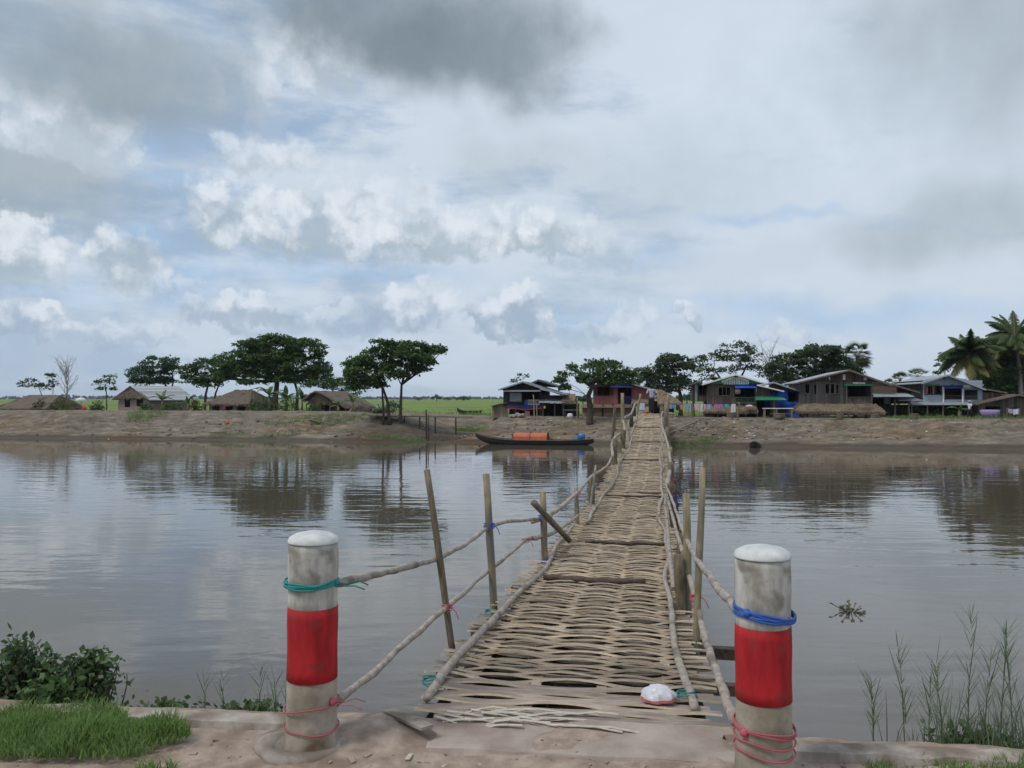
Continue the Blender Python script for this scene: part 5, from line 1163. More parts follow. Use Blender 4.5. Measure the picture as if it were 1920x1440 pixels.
# plastic bag on the deck
b = bc(4.62, .52, .02); bg = empty('plastic_bag', b, 'crumpled white and red plastic bag lying at the start of the deck', 'bag'); V = []; n = 22; mb = MB()
for mi, (h0, h1, nm, mt_) in enumerate(((.0,.016,'bag_bottom','bag_red'), (.016,.082,'bag_top','bag'))):
    mb = MB(); rowsb = []
    for j in range(7):
        t = j/6; z = h0+(h1-h0)*t; row = []
        for i in range(n):
            a = 2*math.pi*i/n; q = (1-.0*t) if mi == 0 else math.sqrt(max(.0, 1-(t*.98)**2)); rr_ = (.085*q+.0)*(1+.22*mnoise.noise(Vector((math.cos(a)*2,math.sin(a)*2,z*25))))
            row.append((b.x+math.cos(a)*rr_*1.15, b.y+math.sin(a)*rr_*.8, b.z+z+.012*mnoise.noise(Vector((a*2,j,3)))*t))
        rowsb.append(row)
    for j in range(6):
        for i in range(n): mb.face((rowsb[j][i], rowsb[j][(i+1)%n], rowsb[j+1][(i+1)%n], rowsb[j+1][i]))
    mb.face(rowsb[-1]); mb.build(nm, M[mt_], bg, b, True)
# torn pale bamboo sheath at the bridge head, chips on the dirt
mb = MB()
for i in range(34):
    x0 = random.uniform(-.45,.15); y0 = ND(0)+random.uniform(.08,.26); a = random.uniform(-.5,.3); L = random.uniform(.25,.6)
    pts = [Vector((x0+math.cos(a)*L*t, y0+math.sin(a)*L*t*.5, -.005+.030*math.sin(t*3.0+i)*random.uniform(.6,1))) for t in (0,.25,.5,.75,1)]
    for p, q in zip(pts[:-1], pts[1:]): mb.beam(p, q, .022, .003)
tag(mb.build('bamboo_scraps', M['scrap'], None, (0,0,0)), kind='stuff')
mb = MB()
for i in range(12):
    x = random.uniform(-.95,-.3) if i < 30 else random.uniform(1.1,2.3); y = random.uniform(3.72,4.18)-.12*(x > 1)*x; z = near_z(x, y)+.006; a = random.uniform(0,3.1); L = random.uniform(.006,.03)
    Mx = Matrix.Translation((x,y,z)) @ Matrix.Rotation(a,4,'Z') @ Matrix.Rotation(random.uniform(-.3,.3),4,'X'); mb.box((-L,-L*.4,-.003),(L,L*.4,.003), i % 2, Mx)
tag(mb.build('litter', [M['scrap'], M['slab']], None, (0,0,0)), kind='stuff')
mb = MB(); a = Vector((-.66,4.28,.03)); mb.beam(a, Vector((-.42,3.98,.062)), .07, .015); tag(mb.build('plank', M['concrete'], None, a), 'pale short plank lying on the dirt left of the slab', 'plank')
mb = MB()                                                            # grit and dry leaf scraps trodden into the dirt
for i in range(300):
    x = random.uniform(-2.4, 2.4); y = random.uniform(3.55, 4.02)-.12*x*(x > 0); z = near_z(x, y)+.001; q = random.random()**3*.008+.002
    Mx = Matrix.Translation((x,y,z)) @ Matrix.Rotation(random.uniform(0,3.1),4,'Z') @ Matrix.Rotation(random.uniform(-.4,.4),4,'Y')
    mb.box((-q*random.uniform(1,2.4),-q,-q*.4),(q*random.uniform(1,2.4),q,q*random.uniform(.2,.7)), random.choice((0,1,1,2)), Mx)
tag(mb.build('gravel', [M['wood'], M['slab'], M['road_earth']], None, (0,0,0)), kind='stuff')
# grass and shrubs in front
def gz(x, y): return near_z(x, y)+.07*math.exp(-((x+2.05)/.6)**2-((y-4.0)/.35)**2)
grass('roadside_grass', [(-2.2,3.95,.5,.22), (-1.88,3.97,.28,.15), (-2.5,4.12,.5,.26), (-1.72,3.98,.12,.06), (-2.1,3.80,.4,.08)], 'grass', .07, .007, 7000, zfun=gz)
grass('roadside_grass', [(-1.64,3.70,.10,.05), (1.98,3.70,.16,.07), (2.25,3.66,.2,.07), (2.5,3.64,.25,.08), (1.72,3.72,.08,.04)], 'grass', .07, .007, 5000, zfun=near_z)
grass('shore_grass', [(2.75,4.2,.45,.2), (2.45,4.16,.35,.16), (2.1,4.14,.25,.1), (3.0,4.1,.5,.2)], 'grass_pale', .36, .006, 420, lean=.28, zfun=lambda x, y: -.16)
grass('shore_grass', [(-1.28,4.5,.22,.10), (-1.55,4.52,.16,.08)], 'grass_pale', .34, .005, 420, lean=.16, zfun=lambda x, y: -.16)
def weed(label, px, py, d, h, n):
    b = P(px, py, d); root = empty('tall_grass_stalk', b, label, 'grass stalk', 'feathery stalks at the near shore'); V, Q, tn = [], [], []; mb = MB()
    lean = Vector((random.uniform(-.12,.12), 0, 1)).normalized(); mb.tube([b+Vector((0,0,-.25)), b+lean*h*.5, b+lean*h+Vector((random.uniform(-.05,.05),0,0))], [.003,.0022,.001], 5); mb.build('stalk', M['grass_pale'] , root, b)
    for i in range(n):
        p = b+lean*h*random.uniform(.1, 1); a = random.uniform(0,6.28); L = random.uniform(.05,.16); e = p+Vector((math.cos(a)*L*.7, math.sin(a)*L*.5, L*.8)); w = Vector((-math.sin(a), math.cos(a), 0))*.0018; k = len(V)
        V += [p-w, p+w, (p+e)/2+w*1.2, (p+e)/2-w*1.2, e+w*.2, e-w*.2]; Q += [(k,k+1,k+2,k+3),(k+3,k+2,k+4,k+5)]; tn += [random.random()]*6
    arr_mesh('leaves', np.array(V), np.array(Q), M['grass_pale'], root, b, tn)
for i, (px, py, d, h) in enumerate(((1812,1400,4.05,.66), (1770,1395,4.1,.42), (1870,1405,4.0,.55), (1700,1385,4.15,.48), (1640,1380,4.1,.30), (1905,1410,3.95,.62), (1740,1395,4.0,.34), (1840,1400,4.1,.50), (487,1345,4.5,.26), (420,1345,4.55,.22), (515,1345,4.4,.2), (385,1345,4.6,.26))):
    weed(['tallest feathery stalk at the right shore edge', 'short stalk left of the tallest one', 'bushy stalk right of the tallest one', 'lone stalk farther left on the right shore', 'low stalk nearest the right bollard', 'stalk cut off at the right edge', 'short stalk leaning over the pale kerb', 'slim stalk close behind the tallest one', 'stalk just left of the left bollard', 'second stalk from the left bollard, over the kerb', 'small stalk touching the left bollard', 'stalk between the grass and the left bollard'][i], px, py, d, h, 46 if i < 8 else 16)
def shrub(label, px, py, d, rx, rz, n, mat, group='leafy shrubs at the near shore', seed=1):
    b = P(px, py, d); b.z = -.35; root = empty('shrub', b, label, 'shrub', group); C, tn = [], []; mb = MB(); rx, rz = rx/F*d, rz/F*d; c = P(px, py, d)
    for i in range(n):
        a = random.uniform(0,6.28); e = random.uniform(-.5,1.5); q = random.random()**.55*random.choice((1,1,1,1.3)); t = c+Vector((math.cos(a)*math.cos(e)*rx*q, math.sin(a)*math.cos(e)*rx*.6*q, math.sin(e)*rz*q))
        pl = limb(mb, b+Vector((random.uniform(-.4,.4)*rx,0,0)), t, .007, .002, .12, 5)
        t0 = random.random()
        for k in range(9):
            s_ = pl[random.randint(3,5)]; C.append(s_+Vector((random.gauss(0,.025), random.gauss(0,.025), random.gauss(0,.025)))); tn.append(min(1, max(0, t0*.7+random.uniform(0,.3))))
    V, Q, t2 = leaves(np.array([tuple(q) for q in C]), .030, np.array(tn), .9, 1.5); mb.build('stems', M['bark'], root, b); arr_mesh('foliage', V, Q, M[mat], root, b, t2)
shrub('large leafy shrub at the left edge above the grass', 40, 1270, 4.75, 92, 62, 210, 'shrub'); shrub('smaller leafy shrub reaching over the water beside the large one', 172, 1258, 4.72, 66, 36, 100, 'shrub')
shrub('creeping leaves along the kerb left of the left bollard', 470, 1340, 4.5, 80, 12, 60, 'shrub'); shrub('low creeping leaves behind the grass patch', 300, 1330, 4.6, 80, 10, 50, 'shrub'); shrub('low shrub with a light green look between shrubs and grass', 100, 1320, 4.5, 60, 40, 130, 'leaf_mid')
shrub('dark low growth behind the kerb at the right edge', 1830, 1400, 4.2, 110, 22, 120, 'leaf_mid')
# floating water hyacinth
b = P(1596,1147,10.35); b.z = ZW; root = empty('water_hyacinth', b, 'small water hyacinth floating alone on the right side of the canal', 'water plant'); mb = MB(); C = []
for i in range(26):
    a = random.uniform(0,6.28); q = .16*math.sqrt(random.random())*(1.5 if i % 5 == 0 else 1); p = b+Vector((math.cos(a)*q*1.1, math.sin(a)*q*1.3, random.uniform(.01,.10))); mb.tube([b+Vector((math.cos(a)*q*.3, math.sin(a)*q*.3, .0)), p], .006, 4); C.append(p)
V, Q, tn = leaves(np.array([tuple(q) for q in C]), .055, rng.uniform(0,1,len(C)), .6, 1.2); mb.build('stems', M['bamboo_old'], root, b); arr_mesh('leaves', V, Q, M['shrub'], root, b, tn)

# ------------------------------------------------------------------ boats
def boat(name, label, c, L, B, Hh, yaw, mat='hull', sheer=.34, group=None):
    root = empty(name, c, label, 'boat', group, yaw); mb = MB(); n = 28; rows = []
    for i in range(n+1):
        t = i/n*2-1; w = B/2*max(.0, 1-abs(t)**2.6)**.75+.03; top = Hh+sheer*max(0, -t)**3.2+.10*max(0, t)**4; bot = -.16+(.26+sheer*.8)*max(0,-t)**5+.28*max(0,t)**6; x = t*L/2
        sec = [(x,-w,top),(x,-w*.86,(top+bot)/2),(x,-w*.45,bot+.02),(x,0,bot),(x,w*.45,bot+.02),(x,w*.86,(top+bot)/2),(x,w,top),(x,w-.035,top),(x,w*.78,(top+bot)/2+.03),(x,w*.3,bot+.07),(x,-w*.3,bot+.07),(x,-w*.78,(top+bot)/2+.03),(x,-w+.035,top)]; rows.append(sec)
    for i in range(n):
        for k in range(13): l = (k+1) % 13; mb.face((rows[i][k], rows[i+1][k], rows[i+1][l], rows[i][l]))
    mb.face(rows[0]); mb.face(rows[-1][::-1]); mb.build('hull', M[mat], root)
    g = MB()
    for sg, k in ((-1,0),(1,6)): g.tube([Vector(r[k])+Vector((0,0,.008)) for r in rows], .022, 5)
    g.build('gunwale', M['wood'], root)
    for t in (-.55,-.3,.35,.62): q = MB(); i = int((t+1)/2*n); w = -rows[i][0][1]; q.box((rows[i][0][0]-.07,-w+.03,rows[i][0][2]-.09),(rows[i][0][0]+.07,w-.03,rows[i][0][2]-.06)); q.build('thwart', M['wood'], root)
    return root
c = P(1001,830,D_T(1001,.25)); c.z = ZW+.02; YB = -PHI
bt = boat('longtail_boat', 'long dark wooden boat moored under the far bank, orange tarp amidships', c, 7.15, 1.0, .25, YB, sheer=.40)
Rz = Matrix.Rotation(YB, 4, 'Z')
cov = empty('orange_cover', c+Rz@Vector((-.18,0,.25)), 'orange tarpaulin cover arched over the middle of the long boat', 'cover', None, YB); mb = MB(); n = 12
for i in range(10):
    for j in range(n):
        f = lambda a, b: (-1.02+2.04*a/10, -.46*math.cos(math.pi*b/n), .44*math.sin(math.pi*b/n)**.45*(1-.03*math.sin(a*1.7+b))-.01)
        mb.face((f(i,j), f(i+1,j), f(i+1,j+1), f(i,j+1)))
mb.build('tarp', M['orange_tarp'], cov, smooth=True); mb = MB()
for x in (-1.03,0,1.03): mb = MB(); mb.tube([(x,-.47*math.cos(math.pi*b/n),.45*math.sin(math.pi*b/n)**.45+.004) for b in range(n+1)], .016, 5); mb.build('hoop', M['wood_dark'], cov)
mb = MB(); mb.beam((1.05,-.25,.28),(1.36,-.3,0),.03,.04); mb.build('brace', M['wood_dark'], cov)
tb = c+Rz@Vector((2.86,-.05,.29)); mb = MB(); mb.lathe([(.14,0),(.19,.08),(.21,.22),(.19,.33),(.12,.37),(.02,.38)], (0,0,0), 16); mb.box((-.40,-.08,.0),(-.16,.08,.10)); mb.tube([(-.2,0,.22),(-.5,.0,.05)],.02,5)
tag(mb.build('engine_cover', M['blue_plastic'], None, (0,0,0), True, loc=tb), 'round blue plastic covered drum at the stern of the long boat', 'drum')
c2 = P(1415,834,D_T(1415,-.2)); c2.z = ZW+.03; boat('small_boat', 'tiny dark boat with a pale bow nosed into the right bank', c2, 1.5, .55, .18, R(70), sheer=.16, group=None)
c3 = P(880,779,78); c3.z = .19; boat('small_boat', 'dark dugout lying at the right end of the pond behind the bank', c3, 2.4, .6, .28, R(8), group=None)
# inlet footbridge and stakes
fb = P(785,781,D_T(785,6.2)); root = empty('plank_footbridge', fb, 'thin plank footbridge crossing the inlet behind the stakes', 'footbridge'); mb = MB(); A0, A1 = P(692,780,D_T(692,6.4)), P(884,782,D_T(884,6.6)); m = 12
for i in range(m): p, q = A0.lerp(A1, i/m), A0.lerp(A1, (i+1)/m); p.z += random.uniform(-.03,.03); mb.beam(p, q, .55, .07)
mb.build('walkway', M['wood'], root, fb)
for t in (.15,.35,.5,.65,.85):
    mb = MB(); p = A0.lerp(A1, t); mb.tube([p+Vector((0,0,-1.4)), p+Vector((0,0,.02))], .05, 6); mb.build('post', M['wood_dark'], root, fb)
def stick(name, label, a, b, r, mat, cat='pole', group=None):
    a, b = Vector(a), Vector(b); mb = MB(); n = 6; mb.tube([a.lerp(b, i/n)+Vector((random.uniform(-1,1),0,0))*r*.25 for i in range(n+1)], [r*(1.05-.25*i/n) for i in range(n+1)], 7)
    return tag(mb.build(name, M[mat], None, a, True), label, cat, group)
g0 = lambda p: Vector((p.x, p.y, ground_z(p.x, p.y)-.15))
for lb, x0, x1, ty, t, r, mt_ in (('thick dark stake standing in the inlet mouth', 800,799,768,2.2,.06,'wood_dark'), ('thin stake beside the thick one in the inlet mouth', 804,803,778,2.4,.035,'wood_dark'), ('tall thin bamboo pole standing behind the boat stern', 1083,1082,745,3.0,.035,'bamboo'), ('longer bamboo pole leaning before the dark house balcony', 1003,1000,740,7.4,.045,'bamboo'), ('shorter bamboo pole before the dark house balcony', 1007,1006.5,756,7.4,.04,'bamboo'), ('pale pole leaning under the green gabled house', 1381,1386,754,8.0,.05,'bamboo'), ('slender stake left of the bridge end', 1153,1154,765,4,.04,'bamboo_old')):
    p = P(x0, 780, D_T(x0,t)); q = P(x1, ty, D_T(x0,t)); stick('bamboo_pole' if mt_ != 'wood_dark' else 'stake', lb, g0(p), q, r, mt_)
p, q = P(1238,822,D_T(1238,1.6)), P(1313,783,D_T(1313,6.4)); q.z = ground_z(q.x,q.y)+.1; stick('bamboo_pole', 'long bamboo pole lying up the slope right of the bridge', Vector((p.x,p.y,ground_z(p.x,p.y)+.05)), q, .055, 'bamboo')
for lb, xa, ta, xb, tb_ in (('dark log on the mud right of the bridge', 1266,1.5,1290,1.5), ('pale branch lying on the slope below the green gabled house', 1378,2.6,1402,2.1), ('grey branch lying on the slope left part', 200,3.0,262,3.3), ('branch at the foot of the left slope', 385,2.9,425,3.1), ('plank lying below the steep hut', 580,6.6,630,5.8)):
    p, q = P(xa,800,D_T(xa,ta)), P(xb,800,D_T(xb,tb_)); stick('log', lb, Vector((p.x,p.y,ground_z(p.x,p.y)+.03)), Vector((q.x,q.y,ground_z(q.x,q.y)+.05)), .05, 'wood', 'log')
root_p = P(1251,795,D_T(1251,4.6)); root_p.z = ground_z(root_p.x, root_p.y); rt = empty('bamboo_pile', root_p, 'stack of split bamboo slats piled beside the bridge end', 'bamboo pile'); mb = MB()
for i in range(60): z = .05+.018*i*.9; x = random.uniform(-.18,.18); mb.beam(root_p+Vector((x-.35,random.uniform(-.7,-.5),z)), root_p+Vector((x+.3,random.uniform(-.6,-.3),z+random.uniform(-.02,.05))), .06, .02)
mb.build('slats', M['slat_edge'], rt, root_p)
def basket(label, px, t, r, hgt, mat='thatch', name='wicker_basket', cat='basket', group='round baskets along the bank edge'):
    p = P(px, 780, D_T(px,t)); p.z = ground_z(p.x,p.y)-.03; root = empty(name, p, label, cat, group); mb = MB(); mb.lathe([(r*.85,0),(r,hgt*.3),(r*1.04,hgt*.6),(r,hgt*.95),(r*.9,hgt),(r*.86,hgt*.9),(.02,hgt*.85)], p, 16); mb.build('body', M[mat], root, p, False); q = MB(); q.tube([p+Vector((math.cos(a)*r, math.sin(a)*r, hgt*.97)) for a in np.linspace(0,6.283,17)], .03, 5); q.build('rim', M['bamboo_old'], root, p)
for lb, px, t, r, hh in (('brown basket under the laundry of the green gabled house', 1372,7.2,.32,.40), ('brown basket below the table', 1461,7.0,.36,.40), ('basket before the straw porch, middle', 1575,6.8,.2,.36), ('basket at the right end of the straw porch', 1640,6.8,.2,.36), ('tall basket between the brown and the blue grey house', 1714,6.7,.22,.42)): basket(lb, px, t, r, hh)
# table, stones, crates
tp = P(1458,780,D_T(1458,8.3)); tp.z = ground_z(tp.x,tp.y); tr = empty('table', tp, 'long rough table with a white top in front of the blue tarpaulin house', 'table', None, -PHI); mb = MB(); mb.box((-.95,-.35,.60),(.95,.35,.64)); mb.build('table_top', M['paint_white'], tr)
for x in (-.85,-.1,.85):
    for y in (-.3,.3): mb = MB(); mb.box((x-.03,y-.03,-.1),(x+.03,y+.03,.60)); mb.build('leg', M['bamboo'], tr)
mb = MB(); mb.box((-.5,-.3,.25),(.9,.3,.29)); mb.build('shelf', M['wood'], tr)
for i in range(11):
    px = 958+i*2.4+random.uniform(-1,1); p = P(px,783,D_T(px,8.6+random.uniform(-.2,.3))); p.z = ground_z(p.x,p.y)+random.uniform(.03,.22)*(1-abs(i-5)/7); mb = MB(); s_ = random.uniform(.13,.22); mb.lathe([(s_*.5,-.1),(s_,-.02),(s_*.9,.08),(s_*.4,.13),(.01,.14)], (0,0,0), 7)
    for j, v in enumerate(mb.v): mb.v[j] = (v[0]*random.uniform(.8,1.3), v[1]*random.uniform(.8,1.2), v[2]*random.uniform(.8,1.2))
    tag(mb.build('stone', M['concrete'], None, (0,0,0), False, loc=p), 'grey stone in the low heap below the blue valance', 'stone', 'stones heaped before the dark house')
p = P(992,786,D_T(992,7.6)); p.z = ground_z(p.x,p.y); rt = empty('wooden_stool', p, 'reddish brown low chair standing on the bank before the dark house', 'chair'); mb = MB(); mb.box((-.26,-.2,.22),(.26,.2,.28)); mb.build('seat', M['plank_tan'], rt)
mb = MB(); mb.box((-.26,.15,.28),(.05,.2,.6)); mb.build('backrest', M['plank_tan'], rt)
for x in (-.22,.22):
    for y in (-.16,.16): mb = MB(); mb.box((x-.04,y-.04,-.05),(x+.04,y+.04,.22)); mb.build('leg', M['plank_tan'], rt)
p = P(1071,783,D_T(1071,8.2)); p.z = ground_z(p.x,p.y); rt = empty('bench_table', p, 'dark small table with bundles beside the dark house corner', 'table'); mb = MB(); mb.box((-.55,-.3,.55),(.55,.3,.6)); mb.build('table_top', M['wood'], rt)
for x in (-.45,.45): mb = MB(); mb.box((x-.05,-.25,-.05),(x+.05,.25,.55)); mb.build('leg', M['wood_dark'], rt)
mb = MB(); mb.lathe([(.16,0),(.2,.12),(.1,.22),(.02,.24)], P(1069,783,D_T(1069,8.0)).xyz*1, 10); q = Vector(P(1069,783,D_T(1069,7.7))); q.z = ground_z(q.x,q.y)
mb = MB(); mb.lathe([(.18,-.02),(.22,.16),(.16,.3),(.02,.33)], (0,0,0), 10); tag(mb.build('pale_sack', M['bag'], None, (0,0,0), True, loc=q), 'pale sack standing below the small dark table', 'sack')

# laundry
def line(label, x0, x1, t, yl, cl, grp):
    a, b = P(x0, yl, D_T(x0,t)), P(x1, yl, D_T(x1,t)); root = empty('clothesline', g0(a), label, 'clothesline'); og = root.location
    for p in (a, b): mb = MB(); mb.tube([g0(p), p+Vector((0,0,.05))], .035, 6); mb.build('post', M['bamboo_old'], root, og)
    mb = MB(); mb.tube([a.lerp(b, i/12)-Vector((0,0,.05*math.sin(math.pi*i/12))) for i in range(13)], .01, 4); mb.build('cord', M['rope_blue'], root, og)
    for lb, px0, px1, yb, c in cl:
        t0, t1 = (px0-x0)/(x1-x0), (px1-x0)/(x1-x0); p, q = a.lerp(b, t0), a.lerp(b, t1); w = (q-p).length; hh = (yb-yl)/F*p.y; mb = MB(); ph = random.uniform(0,6); nx_, ny_ = 6, 6
        f = lambda i, j: tuple(p.lerp(q, .5+(i/nx_-.5)*(1-.12*j/ny_*math.sin(ph)))+Vector((0, -.03-.05*(j/ny_)*math.sin(i*1.9+ph), -.05*math.sin(math.pi*(t0+(t1-t0)*i/nx_))-hh*j/ny_*(1+.1*math.sin(i*1.3+ph)))))
        for i in range(nx_):
            for j in range(ny_): mb.face((f(i,j), f(i+1,j), f(i+1,j+1), f(i,j+1)))
        tag(mb.build('hanging_cloth', CLOTH[c], None, p, True), lb, 'cloth', grp)
line('clothesline with washing in front of the green gabled house', 1299, 1385, 7.6, 757, [('white long shirt at the left end of the line', 1301,1311,769,'lightpink'), ('narrow white cloth second on the line', 1314,1318,771,'white'), ('dark red shirt behind white strips', 1319,1323,767,'lightpink'), ('pale grey shirt left of the magenta cloth', 1325,1334,766,'grey'), ('magenta cloth in the middle of the line', 1339,1347,765,'pink'), ('mauve cloth beside the magenta one', 1347.5,1355,764.5,'mauve'), ('teal cloth beside the mauve one', 1358,1366,764,'teal'), ('long white sarong at the right end of the line', 1371,1379,773,'white')], 'washing before the green gabled house')
line('clothesline right of the bridge end', 1251, 1297, 9.0, 758, [('lilac cloth nearest the bridge on the right line', 1254,1260,766,'lilac'), ('teal towel on the line near the bridge', 1260.5,1267,765,'teal'), ('dark cloth on the line near the bridge', 1267.5,1274,768,'dark'), ('orange pink cloth on the line near the bridge', 1274.5,1282,767,'orange'), ('grey lilac cloth at the far end of the line near the bridge', 1285,1295,771,'lilac')], 'washing right of the bridge')
line('short line at the far right hut', 1888, 1912, 9.6, 766, [('greenish white cloth at the right edge hut', 1889,1898,774,'grey'), ('white cloth at the right edge hut', 1899,1910,776,'white')], 'washing at the right edge')
p = P(1405,762,D_T(1405,10.0)); p.z = CAMZ-(762.5-HZ)/F*p.y; mb = MB(); mb.lathe([(.28,0),(.26,.06),(.16,.12),(.02,.14)], (0,0,0), 10); tag(mb.build('folded_cloth', CLOTH['lightpink'], None, (0,0,0), True, loc=p), 'pink and white cloth spread on the straw lean-to', 'cloth')
# things by the left huts
p = P(152,752,D_T(152,13)); p.z = ground_z(p.x,p.y); rt = empty('parasol', p, 'pale parasol open among the yellow bushes at far left', 'parasol'); mb = MB(); mb.tube([(0,0,0),(0,0,1.05)], .02, 6); mb.build('pole', M['bamboo'], rt); mb = MB(); mb.lathe([(.42,.82),(.38,.92),(.25,1.02),(.02,1.08)], (0,0,0), 12); mb.build('canopy', M['bag'], rt)
p = P(158,768,D_T(158,11)); p.z = ground_z(p.x,p.y)+.22; mb = MB(); mb.lathe([(.08,-.2),(.13,-.1),(.13,.08),(.03,.16)], (0,0,0), 10); tag(mb.build('red_bag', M['red_cloth'], None, (0,0,0), True, loc=p), 'bright red bag by the parasol at far left', 'bag')
p = P(426,789,D_T(426,5.2)); p.z = ground_z(p.x,p.y)+.06; mb = MB(); mb.lathe([(.14,-.06),(.18,.02),(.08,.1),(.01,.12)], (0,0,0), 8); tag(mb.build('red_bag', M['red_cloth'], None, (0,0,0), True, loc=p), 'red bag dropped on the slope below the hipped hut', 'bag')
p = P(1856,775,D_T(1856,10.6)); p.z = ground_z(p.x,p.y); mb = MB(); mb.lathe([(.4,0),(.55,.25),(.6,.5),(.5,.56),(.02,.55)], (0,0,0), 14); tag(mb.build('purple_tub', CLOTH['mauve'], None, (0,0,0), True, loc=p), 'big purple tub beside the far right hut', 'tub')
p = P(1203,770,49.8); p.z = .55; rt = empty('plastic_chair', p, 'white and blue plastic chair left of the person at the bridge end', 'chair'); mb = MB(); mb.box((-.22,-.2,.38),(.22,.2,.42)); mb.build('seat', M['blue_tarp'], rt)
mb = MB(); mb.box((-.22,.18,.42),(.22,.22,.85)); mb.build('backrest', M['bag'], rt)
for x in (-.2,.2):
    for y in (-.18,.18): mb = MB(); mb.box((x-.02,y-.02,-.3),(x+.02,y+.02,.38)); mb.build('leg', M['bag'], rt)
p = bc(49.1,-.28,.03); mb = MB(); mb.lathe([(.16,0),(.2,.05),(.14,.14),(.02,.17)], (0,0,0), 10); tag(mb.build('red_bundle', M['red_cloth'], None, (0,0,0), True, loc=p), 'small red bundle at the feet of the person on the bridge', 'bundle')
# rubbish and clods on the slope
mb = MB()
for i in range(420):
    px = random.choice((random.uniform(0,690), random.uniform(1290,1420), random.uniform(1260,1920), random.uniform(860,1130))); t = random.uniform(1.0,6.6); p = P(px,800,D_T(px,t)); p.z = ground_z(p.x,p.y)+.02; s_ = random.uniform(.03,.12); mi = 0 if random.random() < .22 else (2 if random.random() < .02 else 1)
    if mi != 1: s_ = min(s_, .07)*.7
    Mx = Matrix.Translation(p) @ Matrix.Rotation(random.uniform(0,3),4,'Z') @ Matrix.Rotation(random.uniform(-.5,.5),4,'X'); i0 = len(mb.v); mb.box((-s_,-s_*.7,-s_*.4),(s_,s_*.7,s_*.5), mi, Mx)
    for j in range(i0, len(mb.v)): v = mb.v[j]; mb.v[j] = (v[0]+random.uniform(-1,1)*s_*.4, v[1]+random.uniform(-1,1)*s_*.4, v[2]+random.uniform(-1,1)*s_*.3)
M['clod'] = nmat('earth_clod', (.09,.07,.05), (.26,.2,.15), 3)
tag(mb.build('rubble', [M['bag'], M['clod'], M['red_cloth']], None, (0,0,0)), kind='stuff')

# ------------------------------------------------------------------ people
def skin(name, chains, mat, parent, sub=2):
    """chains: lists of (x,y,z,rx,ry); equal coordinates are welded so the figure is one surface"""
    idx = {}; V, E, Rd = [], [], []
    for ch in chains:
        last = None
        for x, y, z, rx, ry in ch:
            k = (round(x,4), round(y,4), round(z,4))
            if k not in idx: idx[k] = len(V); V.append((x,y,z)); Rd.append((rx,ry))
            if last is not None and last != idx[k]: E.append((last, idx[k]))
            last = idx[k]
    me = bpy.data.meshes.new(name); me.from_pydata(V, E, []); o = bpy.data.objects.new(name, me); COL.objects.link(o); o.parent = parent; me.materials.append(mat)
    md = o.modifiers.new('skin', 'SKIN'); md.use_smooth_shade = True
    for i, r in enumerate(Rd): me.skin_vertices[0].data[i].radius = r
    me.skin_vertices[0].data[0].use_root = True
    sb = o.modifiers.new('smooth', 'SUBSURF'); sb.levels = sub; sb.render_levels = sub
    return o
def hand(w, d, r0=.011):
    w, d = Vector(w), Vector(d).normalized(); s_ = d.cross(Vector((0,0,1))).normalized(); up = s_.cross(d); pm = w+d*.085; out = [[(*w,.027,.022), (*pm,.036,.017)]]
    for k, L in enumerate((.065,.078,.072,.055)):
        a = pm+s_*(k-1.5)*.019; out.append([(*pm,.036,.017), (*(a+d*.012),.010,.010), (*(a+d*L*.6-up*.008),.009,.009), (*(a+d*L-up*.025),.007,.007)])
    t = w+d*.03+s_*-.038; out.append([(*w,.027,.022), (*t,.012,.011), (*(t+d*.035-s_*.012-up*.008),.009,.009)])
    return out
